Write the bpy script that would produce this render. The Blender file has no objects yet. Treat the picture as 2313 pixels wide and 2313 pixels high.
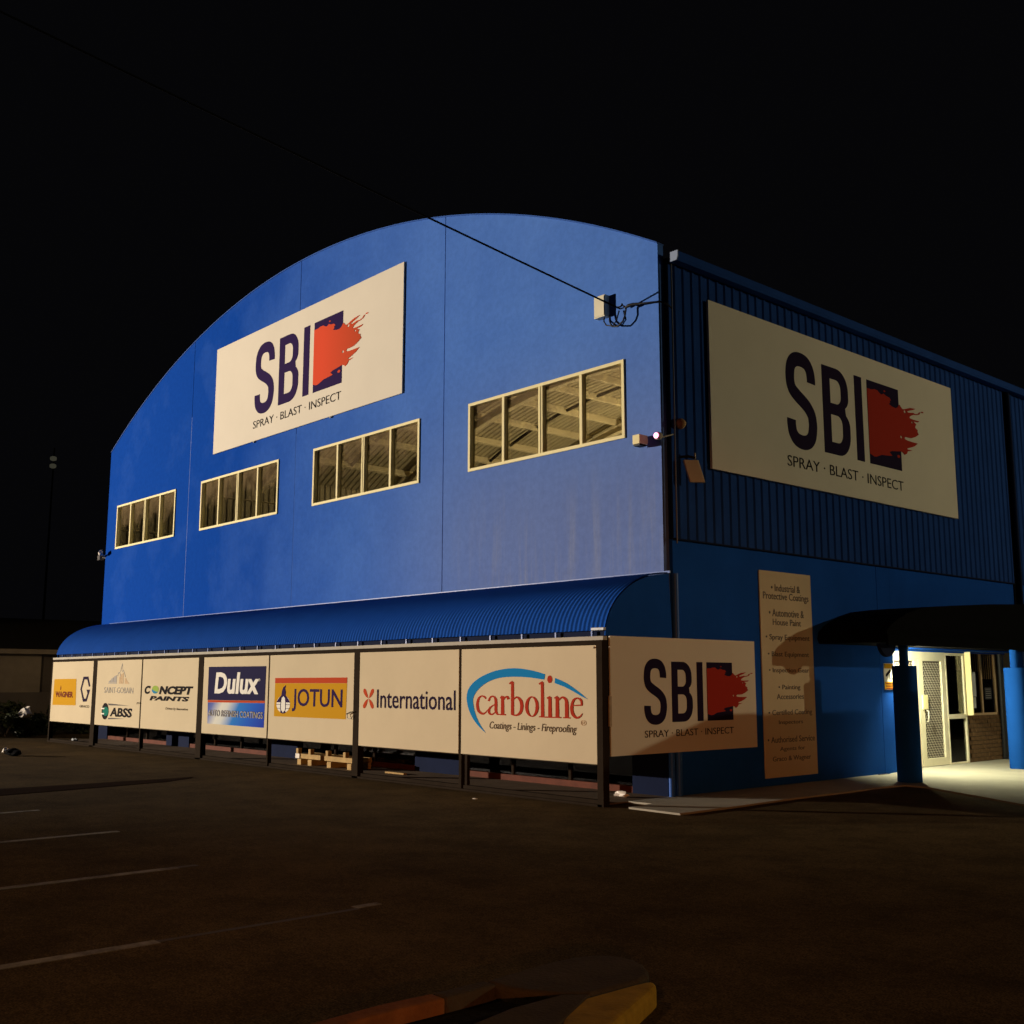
import bpy, bmesh, math, random
from mathutils import Matrix, Vector
random.seed(7)
scene = bpy.context.scene
R = math.radians

# ------------------------------------------------------------------ camera
cam_d = bpy.data.cameras.new('camera')
cam = bpy.data.objects.new('camera', cam_d)
scene.collection.objects.link(cam)
cam_d.sensor_width = 36.0
cam_d.lens = 2473.9 / 2313.0 * 36.0
cam_d.clip_start = 0.05
cam_d.clip_end = 1500.0
_r = Vector((0.66649247, 0.74551125, 0.00087441))
_u = Vector((0.11234544, -0.10159701, 0.98846171))
_f = Vector((-0.73699816, 0.65870405, 0.15146843))
cam.matrix_world = Matrix(((_r.x, _u.x, -_f.x, 9.393), (_r.y, _u.y, -_f.y, -11.146), (_r.z, _u.z, -_f.z, 1.5), (0, 0, 0, 1)))
scene.camera = cam

# ------------------------------------------------------------------ world: night sky
world = bpy.data.worlds.new('World')
scene.world = world
world.use_nodes = True
wn = world.node_tree
wn.nodes.clear()
wo = wn.nodes.new('ShaderNodeOutputWorld')
sky_bg = wn.nodes.new('ShaderNodeBackground')
glow_bg = wn.nodes.new('ShaderNodeBackground')
addn = wn.nodes.new('ShaderNodeAddShader')
sk = wn.nodes.new('ShaderNodeTexSky')
sk.sky_type = 'NISHITA'
sk.sun_disc = False
sk.sun_elevation = R(-9.0)
sk.sun_rotation = R(220)
sky_bg.inputs['Strength'].default_value = 0.05
glow_bg.inputs['Color'].default_value = (0.0016, 0.0016, 0.0020, 1)
glow_bg.inputs['Strength'].default_value = 1.0
wn.links.new(sk.outputs[0], sky_bg.inputs['Color'])
wn.links.new(sky_bg.outputs[0], addn.inputs[0])
wn.links.new(glow_bg.outputs[0], addn.inputs[1])
wn.links.new(addn.outputs[0], wo.inputs['Surface'])

# ------------------------------------------------------------------ exposure
scene.view_settings.view_transform = 'Standard'
scene.view_settings.look = 'None'
scene.view_settings.exposure = 0.0
scene.view_settings.gamma = 1.0
scene.view_settings.use_curve_mapping = False

# ------------------------------------------------------------------ street lighting of the yard, plus one added fill spot
def spot(name, loc, aim, watts, col, size_deg, blend, radius):
    d = bpy.data.lights.new(name, 'SPOT')
    d.energy = watts; d.color = col
    d.spot_size = R(size_deg); d.spot_blend = blend; d.shadow_soft_size = radius
    o = bpy.data.objects.new(name, d)
    scene.collection.objects.link(o)
    o.location = loc
    o.rotation_euler = (Vector(aim) - Vector(loc)).to_track_quat('-Z', 'Y').to_euler()
    return o
# high lamp far across the yard to the left: lights the front wall and the sign row
spot('yard_flood_lamp', (-56.0, -43.0, 7.6), (-10.0, 0.0, 5.0), 236000, (1.0, 0.845, 0.69), 23.5, 0.75, 0.22)
# lamp across the road on the right: lights the long side wall
spot('road_lamp', (25.5, 28.2, 8.3), (0.0, 4.0, 4.4), 8500, (1.0, 0.86, 0.56), 50, 0.5, 0.10)
# old sodium street lamp behind the photographer on the right
spot('sodium_lamp', (30.0, -28.0, 4.6), (2.6, -3.2, 0.0), 7800, (1.0, 0.33, 0.085), 17, 0.75, 0.15)
# orange car park lamp above the near bays
spot('car_park_lamp', (0.5, -12.5, 9.0), (2.2, -8.6, 0.0), 420, (1.0, 0.52, 0.22), 88, 1.0, 0.2)
# added fill spot without a known source: brightens the neighbouring shed at the left
spot('lane_lamp', (-3.0, -38.0, 8.5), (-25.5, -1.0, 1.2), 14500, (1.0, 0.72, 0.44), 11, 0.5, 0.2)

# ------------------------------------------------------------------ helpers
def link(o): scene.collection.objects.link(o); return o
def tag(o, label=None, cat=None, group=None, kind=None):
    if label: o['label'] = label
    if cat: o['category'] = cat
    if group: o['group'] = group
    if kind: o['kind'] = kind
    return o
def thing(name, label, cat, loc=(0, 0, 0), group=None):
    o = bpy.data.objects.new(name, None)
    o.empty_display_size = 0.2
    o.location = loc
    link(o)
    return tag(o, label, cat, group)
def world_loc(o):
    v = Vector((0, 0, 0))
    while o is not None:
        v = v + (o.matrix_parent_inverse.translation + o.location)
        o = o.parent
    return v
def adopt(o, parent):
    if parent is not None:
        o.parent = parent
        o.matrix_parent_inverse = Matrix.Translation(-world_loc(parent))
    return o
def obj(name, me, mat, parent=None):
    o = bpy.data.objects.new(name, me)
    if mat is not None:
        me.materials.clear(); me.materials.append(mat)
    link(o)
    return adopt(o, parent)

class MB:
    """collects boxes, tubes, prisms in world coordinates and links them as one mesh"""
    def __init__(s): s.v = []; s.f = []; s.sm = []
    def add(s, vs, fs, smooth=False):
        b = len(s.v); s.v += [tuple(p) for p in vs]
        for f in fs: s.f.append([b + i for i in f]); s.sm.append(smooth)
        return s
    def box(s, a, b):
        x0, y0, z0 = a; x1, y1, z1 = b
        return s.add([(x0,y0,z0),(x1,y0,z0),(x1,y1,z0),(x0,y1,z0),(x0,y0,z1),(x1,y0,z1),(x1,y1,z1),(x0,y1,z1)],
                     [(3,2,1,0),(4,5,6,7),(0,1,5,4),(1,2,6,5),(2,3,7,6),(3,0,4,7)])
    def obox(s, c, ax, ay, az):
        c = Vector(c); ax = Vector(ax); ay = Vector(ay); az = Vector(az)
        vs = [c+sx*ax+sy*ay+sz*az for sz in (-1,1) for (sx,sy) in ((-1,-1),(1,-1),(1,1),(-1,1))]
        return s.add(vs, [(3,2,1,0),(4,5,6,7),(0,1,5,4),(1,2,6,5),(2,3,7,6),(3,0,4,7)])
    def tube(s, pts, r, n=8, cap=True):
        pts = [Vector(p) for p in pts]
        rs = r if isinstance(r, (list, tuple)) else [r]*len(pts)
        rings = []
        up = None
        for i, p in enumerate(pts):
            d = (pts[min(i+1, len(pts)-1)] - pts[max(i-1, 0)]).normalized()
            if up is None:
                up = Vector((0,0,1)) if abs(d.z) < .9 else Vector((1,0,0))
            a = d.cross(up).normalized(); b = a.cross(d).normalized(); up = b
            rings.append([p + rs[i]*(math.cos(2*math.pi*k/n)*a + math.sin(2*math.pi*k/n)*b) for k in range(n)])
        vs = [q for rg in rings for q in rg]; fs = []
        for i in range(len(pts)-1):
            for k in range(n):
                fs.append((i*n+k, i*n+(k+1)%n, (i+1)*n+(k+1)%n, (i+1)*n+k))
        s.add(vs, fs, True)
        if cap:
            s.add(rings[0], [tuple(range(n-1,-1,-1))]); s.add(rings[-1], [tuple(range(n))])
        return s
    def lathe(s, c, prof, n=16, axis='z'):
        vs = []; fs = []
        for (r, h) in prof:
            for k in range(n):
                a = 2*math.pi*k/n
                p = (r*math.cos(a), r*math.sin(a), h)
                if axis == 'x': p = (p[2], p[0], p[1])
                if axis == 'y': p = (p[0], p[2], p[1])
                vs.append((c[0]+p[0], c[1]+p[1], c[2]+p[2]))
        m = len(prof)
        for i in range(m-1):
            for k in range(n):
                fs.append((i*n+k, i*n+(k+1)%n, (i+1)*n+(k+1)%n, (i+1)*n+k))
        s.add(vs, fs, True)
        s.add(vs[:n], [tuple(range(n-1,-1,-1))]); s.add(vs[-n:], [tuple(range(n))])
        return s
    def prism(s, poly, axis, a, b):
        """poly of (u,v): axis x -> (y,z), axis y -> (x,z), axis z -> (x,y)"""
        def P(u, v, w):
            return {'x': (w, u, v), 'y': (u, w, v), 'z': (u, v, w)}[axis]
        n = len(poly)
        vs = [P(u, v, a) for u, v in poly] + [P(u, v, b) for u, v in poly]
        fs = [tuple(range(n-1,-1,-1)), tuple(range(n, 2*n))] + [(i, (i+1)%n, n+(i+1)%n, n+i) for i in range(n)]
        return s.add(vs, fs)
    def mesh(s, name):
        me = bpy.data.meshes.new(name)
        me.from_pydata(s.v, [], s.f); me.update()
        me.polygons.foreach_set('use_smooth', s.sm)
        bm = bmesh.new(); bm.from_mesh(me)
        bmesh.ops.recalc_face_normals(bm, faces=bm.faces)
        bm.to_mesh(me); bm.free()
        return me
    def build(s, name, mat, parent=None): return obj(name, s.mesh(name), mat, parent)

def bevel(o, w=0.01, seg=2):
    bm = bmesh.new(); bm.from_mesh(o.data)
    bmesh.ops.bevel(bm, geom=list(bm.edges), offset=w, segments=seg, affect='EDGES', profile=0.6)
    bm.to_mesh(o.data); bm.free()
    return o

def shape2d(polys, depth, plane, at, name):
    """filled 2D outline(s) with holes (even-odd) given depth; plane 'front': (u,v)->(x,z) at y ; 'side': (u,v)->(y,z) at x"""
    cu = bpy.data.curves.new(name, 'CURVE')
    cu.dimensions = '2D'; cu.fill_mode = 'BOTH'; cu.extrude = depth/2
    for pl in polys:
        sp = cu.splines.new('POLY'); sp.points.add(len(pl)-1)
        for p, q in zip(sp.points, pl): p.co = (q[0], q[1], 0, 1)
        sp.use_cyclic_u = True
    return curve_to_plane(cu, depth, plane, at, name)
def curve_to_plane(cu, depth, plane, at, name, fit=None, shear=0.0):
    tmp = bpy.data.objects.new('tmp', cu); link(tmp)
    bpy.context.view_layer.update()
    dg = bpy.context.evaluated_depsgraph_get()
    me = bpy.data.meshes.new_from_object(tmp.evaluated_get(dg))
    bpy.data.objects.remove(tmp); bpy.data.curves.remove(cu)
    me.name = name
    vs = [v.co.copy() for v in me.vertices]
    if shear:
        for v in vs: v.x += v.y*shear
    if fit and vs:
        x0 = min(v.x for v in vs); x1 = max(v.x for v in vs); y0 = min(v.y for v in vs); y1 = max(v.y for v in vs)
        for v in vs:
            v.x = fit[0] + (v.x-x0)/(x1-x0)*(fit[2]-fit[0])
            v.y = fit[1] + (v.y-y0)/(y1-y0)*(fit[3]-fit[1])
    for v, c in zip(me.vertices, vs):
        w = c.z
        if plane == 'front': v.co = (c.x, at - w, c.y)
        else: v.co = (at + w, c.x, c.y)
    me.update()
    bm = bmesh.new(); bm.from_mesh(me)
    bmesh.ops.recalc_face_normals(bm, faces=bm.faces)
    bm.to_mesh(me); bm.free()
    return me
def text(s, box, plane, at, mat, parent, bold=0.0, shear=0.0, name='lettering', depth=0.003):
    cu = bpy.data.curves.new(name, 'FONT')
    cu.body = s; cu.size = 1.0; cu.extrude = depth/2; cu.offset = bold; cu.resolution_u = 3
    return obj(name, curve_to_plane(cu, depth, plane, at, name, fit=box, shear=shear), mat, parent)
def stroke_poly(pts, w, sub=6):
    P = [Vector((p[0], p[1])) for p in pts]
    W = [(p[2] if len(p) > 2 else w)/2 for p in pts]
    Q = []; V = []; n = len(P)
    for i in range(n-1):
        p0 = P[max(0,i-1)]; p1 = P[i]; p2 = P[i+1]; p3 = P[min(n-1,i+2)]
        for k in range(sub):
            t = k/sub
            Q.append(.5*((2*p1)+(p2-p0)*t+(2*p0-5*p1+4*p2-p3)*t*t+(3*p1-p0-3*p2+p3)*t**3)); V.append(W[i]*(1-t)+W[i+1]*t)
    Q.append(P[-1]); V.append(W[-1])
    L = []; Rr = []
    for i in range(len(Q)):
        d = (Q[min(i+1,len(Q)-1)]-Q[max(i-1,0)]).normalized(); nn = Vector((-d.y, d.x))
        L.append(tuple(Q[i]+nn*V[i])); Rr.append(tuple(Q[i]-nn*V[i]))
    return L, Rr
def strips(lst, plane, at, name, mat, parent, depth=0.003):
    """list of (left,right) rails -> thin raised strips, each a hair proud of the one before"""
    m = MB()
    for i, (L, Rr) in enumerate(lst):
        h = depth + i*0.00012
        def P(q, w): return (q[0], at-w, q[1]) if plane == 'front' else (at+w, q[0], q[1])
        n = len(L)
        vs = [P(q, h) for q in L] + [P(q, h) for q in Rr] + [P(q, 0) for q in L] + [P(q, 0) for q in Rr]
        fs = []
        for k in range(n-1):
            fs += [(k, k+1, n+k+1, n+k), (k, 2*n+k, 2*n+k+1, k+1), (n+k, n+k+1, 3*n+k+1, 3*n+k)]
        m.add(vs, fs)
    return m.build(name, mat, parent)
def ellipse(cx, cy, rx, ry, n=24, a0=0, a1=2*math.pi):
    return [(cx+rx*math.cos(a0+(a1-a0)*k/n), cy+ry*math.sin(a0+(a1-a0)*k/n)) for k in range(n)]
def rect(x0, y0, x1, y1): return [(x0,y0),(x1,y0),(x1,y1),(x0,y1)]

# ------------------------------------------------------------------ materials
def mat(name, col, rough=0.6, spec=0.4, metal=0.0, var=0.0, scale=3.0, bump=0.0, bscale=40.0, emit=None, estr=1.0, stretch=None):
    m = bpy.data.materials.new(name); m.use_nodes = True
    nt = m.node_tree; b = nt.nodes['Principled BSDF']
    b.inputs['Base Color'].default_value = (*col, 1)
    b.inputs['Roughness'].default_value = rough
    b.inputs['Specular IOR Level'].default_value = spec*0.5
    b.inputs['Metallic'].default_value = metal
    if var or bump:
        tc = nt.nodes.new('ShaderNodeTexCoord')
        src = tc.outputs['Object']
        if stretch:
            mp = nt.nodes.new('ShaderNodeMapping'); mp.inputs['Scale'].default_value = stretch
            nt.links.new(src, mp.inputs['Vector']); src = mp.outputs[0]
    if var:
        n = nt.nodes.new('ShaderNodeTexNoise'); n.inputs['Scale'].default_value = scale
        n.inputs['Detail'].default_value = 6; n.inputs['Roughness'].default_value = 0.65
        nt.links.new(src, n.inputs['Vector'])
        mr = nt.nodes.new('ShaderNodeMapRange')
        mr.inputs[1].default_value = 0.25; mr.inputs[2].default_value = 0.75
        mr.inputs[3].default_value = 1-var; mr.inputs[4].default_value = 1+var
        nt.links.new(n.outputs['Fac'], mr.inputs[0])
        mx = nt.nodes.new('ShaderNodeMix'); mx.data_type = 'RGBA'; mx.blend_type = 'MULTIPLY'
        mx.inputs['Factor'].default_value = 1
        mx.inputs['A'].default_value = (*col, 1)
        nt.links.new(mr.outputs[0], mx.inputs['B'])
        nt.links.new(mx.outputs['Result'], b.inputs['Base Color'])
    if bump:
        n2 = nt.nodes.new('ShaderNodeTexNoise'); n2.inputs['Scale'].default_value = bscale; n2.inputs['Detail'].default_value = 5
        nt.links.new(src, n2.inputs['Vector'])
        bp = nt.nodes.new('ShaderNodeBump'); bp.inputs['Strength'].default_value = bump; bp.inputs['Distance'].default_value = 0.02
        nt.links.new(n2.outputs['Fac'], bp.inputs['Height']); nt.links.new(bp.outputs[0], b.inputs['Normal'])
    if emit:
        b.inputs['Emission Color'].default_value = (*emit, 1); b.inputs['Emission Strength'].default_value = estr
    return m
BLUE = (0.020, 0.078, 0.38)
M = {}
M['blue_side'] = mat('blue_wall_paint', (0.011, 0.078, 0.39), 0.9, 0.05, var=0.14, scale=1.3, bump=0.12, bscale=60)
M['blue_metal'] = mat('blue_sheet_metal', (0.009, 0.072, 0.37), 0.85, 0.06, var=0.10, scale=2.0)
M['cladding_blue'] = mat('blue_cladding', (0.017, 0.060, 0.25), 0.85, 0.06, var=0.15, scale=1.5)
M['navy'] = mat('navy_wall_paint', (0.008, 0.014, 0.042), 0.8, 0.1, var=0.15, scale=2.0)
M['trim_blue'] = mat('blue_trim_paint', (0.03, 0.11, 0.42), 0.4, 0.4)
M['cream_frame'] = mat('cream_window_frame', (0.90, 0.80, 0.43), 0.6, 0.2, var=0.06, scale=6)
M['cream'] = mat('cream_paint', (0.78, 0.72, 0.52), 0.5, 0.4, var=0.06, scale=4)
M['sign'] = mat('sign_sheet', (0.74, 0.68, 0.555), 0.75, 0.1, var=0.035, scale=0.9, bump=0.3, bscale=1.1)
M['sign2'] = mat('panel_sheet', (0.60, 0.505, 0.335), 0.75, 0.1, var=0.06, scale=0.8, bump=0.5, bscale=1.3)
M['steel'] = mat('dark_steel', (0.025, 0.018, 0.012), 0.9, 0.04, var=0.2, scale=5)
M['channel'] = mat('galvanised_channel', (0.44, 0.41, 0.34), 0.75, 0.15, var=0.12, scale=2.5)
M['grey_pipe'] = mat('grey_conduit', (0.22, 0.23, 0.24), 0.7, 0.2)
M['black'] = mat('black_plastic', (0.012, 0.012, 0.013), 0.5, 0.4)
M['cable'] = mat('black_cable', (0.013, 0.013, 0.014), 0.95, 0.02)
M['navy_ink'] = mat('navy_print', (0.018, 0.010, 0.034), 0.75, 0.06)
M['purple_ink'] = mat('indigo_print', (0.026, 0.011, 0.068), 0.75, 0.06)
M['grey_ink'] = mat('grey_print', (0.12, 0.115, 0.11), 0.75, 0.06)
M['brown_ink'] = mat('brown_print', (0.10, 0.075, 0.05), 0.75, 0.06)
M['black_ink'] = mat('black_print', (0.014, 0.011, 0.012), 0.75, 0.06)
M['red_ink'] = mat('red_print', (0.38, 0.032, 0.013), 0.75, 0.06)
M['stripe_red'] = mat('scarlet_print', (0.47, 0.060, 0.018), 0.75, 0.06)
M['yellow_ink'] = mat('yellow_print', (0.54, 0.28, 0.010), 0.75, 0.06)
M['maroon_ink'] = mat('maroon_print', (0.17, 0.035, 0.015), 0.75, 0.06)
M['sky_ink'] = mat('sky_blue_print', (0.008, 0.20, 0.48), 0.75, 0.06)
M['green_ink'] = mat('green_print', (0.012, 0.17, 0.12), 0.75, 0.06)
M['white_ink'] = mat('white_print', (0.80, 0.77, 0.68), 0.75, 0.06)
M['dulux_navy'] = mat('deep_navy_print', (0.016, 0.014, 0.055), 0.75, 0.06)
M['pale_grey_ink'] = mat('pale_grey_print', (0.36, 0.34, 0.31), 0.75, 0.06)
M['tan_ink'] = mat('tan_print', (0.56, 0.40, 0.24), 0.75, 0.06)
M['charcoal'] = mat('charcoal_paint', (0.0035, 0.0035, 0.004), 0.9, 0.05)
M['concrete'] = mat('pale_concrete', (0.40, 0.375, 0.30), 0.85, 0.2, var=0.16, scale=1.6, bump=0.25, bscale=50)
M['cage_floor'] = mat('brown_floor', (0.16, 0.115, 0.075), 0.8, 0.2, var=0.3, scale=2.2)
M['terracotta'] = mat('terracotta_sill', (0.12, 0.035, 0.018), 0.7, 0.2, var=0.3, scale=6)
M['timber'] = mat('raw_timber', (0.46, 0.31, 0.12), 0.7, 0.2, var=0.25, scale=9)
M['soil'] = mat('dark_soil', (0.018, 0.014, 0.010), 0.95, 0.1, var=0.4, scale=8, bump=0.8, bscale=25)
M['kerb'] = mat('kerb_concrete', (0.075, 0.058, 0.036), 0.9, 0.15, var=0.25, scale=4, bump=0.4, bscale=40)
M['kerb_yellow'] = mat('worn_yellow_paint', (0.36, 0.22, 0.016), 0.8, 0.2, var=0.35, scale=7, bump=0.3)
M['kerb_red'] = mat('worn_orange_paint', (0.22, 0.085, 0.026), 0.85, 0.1, var=0.35, scale=7, bump=0.3)  # kerb concrete with orange lamp light put into its colour
M['seal_pale'] = mat('pale_sealant', (0.20, 0.28, 0.55), 0.8, 0.1, var=.3, scale=3)
M['seal_mid'] = mat('blue_sealant', (0.05, 0.13, 0.45), 0.8, 0.1, var=.3, scale=3)
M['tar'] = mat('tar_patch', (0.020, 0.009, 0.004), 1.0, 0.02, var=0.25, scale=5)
M['interior'] = mat('interior_sheet', (0.42, 0.37, 0.26), 0.6, 0.3, var=0.12, scale=1.5)
M['purlin'] = mat('galvanised_purlin', (0.66, 0.58, 0.41), 0.8, 0.1, var=0.1, scale=2)
M['dark_floor'] = mat('dark_floor', (0.06, 0.055, 0.05), 0.8, 0.2)
M['fence_brown'] = mat('brown_render', (0.20, 0.165, 0.12), 0.85, 0.2, var=0.18, scale=2)
M['fence_dark'] = mat('dark_render', (0.085, 0.07, 0.055), 0.85, 0.2, var=0.2, scale=2)
M['roof_dark'] = mat('dark_roof', (0.022, 0.020, 0.018), 0.8, 0.15, var=0.2, scale=3)
M['roof_pale'] = mat('pale_ridge', (0.16, 0.16, 0.14), 0.7, 0.2, var=0.2, scale=4)
M['leaf'] = mat('dark_leaf', (0.045, 0.055, 0.022), 0.6, 0.3, var=0.45, scale=6)
M['bark'] = mat('bark', (0.09, 0.065, 0.045), 0.9, 0.1, var=0.3, scale=10)
M['bag'] = mat('pale_plastic', (0.78, 0.72, 0.62), 0.35, 0.4, var=0.12, scale=9)
M['brick'] = mat('brown_brick', (0.15, 0.088, 0.042), 0.85, 0.2, var=0.35, scale=7, bump=0.3)
M['mortar'] = mat('mortar', (0.12, 0.10, 0.07), 0.9, 0.1)
M['blind'] = mat('fabric_blind', (0.52, 0.42, 0.28), 0.85, 0.15, var=0.1, scale=6)
M['dark_room'] = mat('dark_room', (0.06, 0.045, 0.034), 0.8, 0.2, var=0.5, scale=5)
M['sheet_grey'] = mat('notice_paper', (0.50, 0.53, 0.55), 0.6, 0.2)
M['column_blue'] = mat('blue_column_paint', (0.008, 0.062, 0.28), 0.9, 0.04, var=0.07, scale=3)
M['mesh_alu'] = mat('pale_mesh', (0.66, 0.60, 0.46), 0.45, 0.4)
M['van_white'] = mat('van_paint', (0.72, 0.72, 0.70), 0.3, 0.5)
M['tyre'] = mat('tyre_rubber', (0.02, 0.02, 0.02), 0.8, 0.2)
M['tube_light'] = mat('lit_tube', (0.9, 0.9, 0.9), 0.4, 0.3, emit=(0.95, 1.0, 0.72), estr=9.0)
M['ir_glow'] = mat('infrared_glow', (0.6, 0.2, 0.3), 0.4, 0.3, emit=(1.0, 0.32, 0.55), estr=5.0)
M['dim_lamp'] = mat('dim_lamp', (0.3, 0.3, 0.25), 0.5, 0.3, emit=(0.75, 0.72, 0.50), estr=0.045)
M['amber_dome'] = mat('amber_dome', (0.42, 0.26, 0.12), 0.7, 0.2, var=0.15, scale=20)

def thin_glass(name, tint, dirt=0.0, top=None, refl=1.0):
    m = bpy.data.materials.new(name); m.use_nodes = True
    nt = m.node_tree; nt.nodes.clear()
    out = nt.nodes.new('ShaderNodeOutputMaterial')
    tr = nt.nodes.new('ShaderNodeBsdfTransparent'); tr.inputs[0].default_value = (*tint, 1)
    gl = nt.nodes.new('ShaderNodeBsdfGlossy'); gl.inputs['Roughness'].default_value = 0.03
    fr = nt.nodes.new('ShaderNodeFresnel'); fr.inputs[0].default_value = 1.5
    ms = nt.nodes.new('ShaderNodeMixShader')
    mm = nt.nodes.new('ShaderNodeMath'); mm.operation = 'MULTIPLY'; mm.inputs[1].default_value = refl
    nt.links.new(fr.outputs[0], mm.inputs[0]); nt.links.new(mm.outputs[0], ms.inputs[0])
    nt.links.new(tr.outputs[0], ms.inputs[1]); nt.links.new(gl.outputs[0], ms.inputs[2])
    last = ms
    if dirt:
        tc = nt.nodes.new('ShaderNodeTexCoord'); n = nt.nodes.new('ShaderNodeTexNoise')
        n.inputs['Scale'].default_value = 3.2; n.inputs['Detail'].default_value = 7; n.inputs['Roughness'].default_value = 0.7
        nt.links.new(tc.outputs['Object'], n.inputs['Vector'])
        sx = nt.nodes.new('ShaderNodeSeparateXYZ'); nt.links.new(tc.outputs['Object'], sx.inputs[0])
        h = nt.nodes.new('ShaderNodeMapRange'); h.inputs[1].default_value = top[0]; h.inputs[2].default_value = top[1]
        h.inputs[3].default_value = -0.12; h.inputs[4].default_value = 0.42
        nt.links.new(sx.outputs['Z'], h.inputs[0])
        ad = nt.nodes.new('ShaderNodeMath'); ad.operation = 'ADD'
        nt.links.new(n.outputs['Fac'], ad.inputs[0]); nt.links.new(h.outputs[0], ad.inputs[1])
        rg = nt.nodes.new('ShaderNodeMapRange'); rg.inputs[1].default_value = 0.5; rg.inputs[2].default_value = 0.85
        rg.inputs[3].default_value = 0.0; rg.inputs[4].default_value = dirt
        nt.links.new(ad.outputs[0], rg.inputs[0])
        df = nt.nodes.new('ShaderNodeBsdfDiffuse'); df.inputs[0].default_value = (0.30, 0.22, 0.12, 1)
        m2 = nt.nodes.new('ShaderNodeMixShader')
        nt.links.new(rg.outputs[0], m2.inputs[0]); nt.links.new(ms.outputs[0], m2.inputs[1]); nt.links.new(df.outputs[0], m2.inputs[2])
        last = m2
    nt.links.new(last.outputs[0], out.inputs[0])
    return m
M['glass_high'] = thin_glass('dusty_window_glass', (0.80, 0.78, 0.70), 0.34, (5.15, 6.05), 0.35)
M['glass_low'] = thin_glass('shopfront_glass', (0.55, 0.55, 0.52), 0.0)
M['glass_door'] = thin_glass('entrance_glass', (0.75, 0.72, 0.62), 0.0)

def front_paint():
    """blue paint on the precast panels: chalky fading and vertical run marks towards the right-hand end"""
    m = bpy.data.materials.new('weathered_blue_paint'); m.use_nodes = True
    nt = m.node_tree; b = nt.nodes['Principled BSDF']; L = nt.links.new
    tc = nt.nodes.new('ShaderNodeTexCoord'); sx = nt.nodes.new('ShaderNodeSeparateXYZ'); L(tc.outputs['Object'], sx.inputs[0])
    def rng(src, a, bb, c, d, smooth=True):
        n = nt.nodes.new('ShaderNodeMapRange')
        n.interpolation_type = 'SMOOTHSTEP' if smooth else 'LINEAR'
        n.inputs[1].default_value = a; n.inputs[2].default_value = bb; n.inputs[3].default_value = c; n.inputs[4].default_value = d
        L(src, n.inputs[0]); return n.outputs[0]
    def mth(op, a, bb):
        n = nt.nodes.new('ShaderNodeMath'); n.operation = op
        for i, v in enumerate((a, bb)):
            if isinstance(v, (int, float)): n.inputs[i].default_value = v
            else: L(v, n.inputs[i])
        n.use_clamp = False
        return n.outputs[0]
    def noise(scale, sc=(1,1,1), detail=6, rough=0.6):
        mp = nt.nodes.new('ShaderNodeMapping'); mp.inputs['Scale'].default_value = sc; L(tc.outputs['Object'], mp.inputs[0])
        n = nt.nodes.new('ShaderNodeTexNoise'); n.inputs['Scale'].default_value = scale; n.inputs['Detail'].default_value = detail; n.inputs['Roughness'].default_value = rough
        L(mp.outputs[0], n.inputs['Vector']); return n.outputs['Fac']
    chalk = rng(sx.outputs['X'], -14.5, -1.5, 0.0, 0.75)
    cloud = rng(noise(0.7), 0.3, 0.7, -0.08, 0.07)
    low = rng(sx.outputs['Z'], 4.9, 3.0, 0.0, 1.0)
    under = mth('MULTIPLY', low, rng(sx.outputs['X'], -5.2, -2.5, 0.0, 1.0))
    runs = rng(noise(1.0, (4.2, 1, 0.32), 5, 0.65), 0.44, 0.72, 0.0, 0.8)
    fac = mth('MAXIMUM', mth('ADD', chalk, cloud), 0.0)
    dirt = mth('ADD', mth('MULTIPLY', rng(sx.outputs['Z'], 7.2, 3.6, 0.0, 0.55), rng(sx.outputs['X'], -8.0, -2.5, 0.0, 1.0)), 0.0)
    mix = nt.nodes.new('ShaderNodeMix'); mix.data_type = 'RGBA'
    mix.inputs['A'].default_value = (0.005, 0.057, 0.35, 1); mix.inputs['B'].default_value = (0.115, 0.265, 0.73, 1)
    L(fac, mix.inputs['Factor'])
    fine = rng(noise(9, (1,1,1), 8, 0.7), 0.3, 0.7, 0.93, 1.06)
    mul = nt.nodes.new('ShaderNodeMix'); mul.data_type = 'RGBA'; mul.blend_type = 'MULTIPLY'; mul.inputs['Factor'].default_value = 1
    mx2 = nt.nodes.new('ShaderNodeMix'); mx2.data_type = 'RGBA'; mx2.inputs['B'].default_value = (0.17, 0.20, 0.34, 1)
    L(mix.outputs['Result'], mx2.inputs['A']); L(dirt, mx2.inputs['Factor'])
    mx3 = nt.nodes.new('ShaderNodeMix'); mx3.data_type = 'RGBA'; mx3.inputs['B'].default_value = (0.215, 0.265, 0.42, 1)
    L(mx2.outputs['Result'], mx3.inputs['A']); L(mth('MULTIPLY', runs, under), mx3.inputs['Factor'])
    L(mx3.outputs['Result'], mul.inputs['A']); L(fine, mul.inputs['B'])
    L(mul.outputs['Result'], b.inputs['Base Color'])
    b.inputs['Roughness'].default_value = 0.95; b.inputs['Specular IOR Level'].default_value = 0.02
    bp = nt.nodes.new('ShaderNodeBump'); bp.inputs['Strength'].default_value = 0.10; bp.inputs['Distance'].default_value = 0.01
    L(noise(45, (1,1,1), 4, 0.6), bp.inputs['Height']); L(bp.outputs[0], b.inputs['Normal'])
    return m
M['blue_front'] = front_paint()

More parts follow.
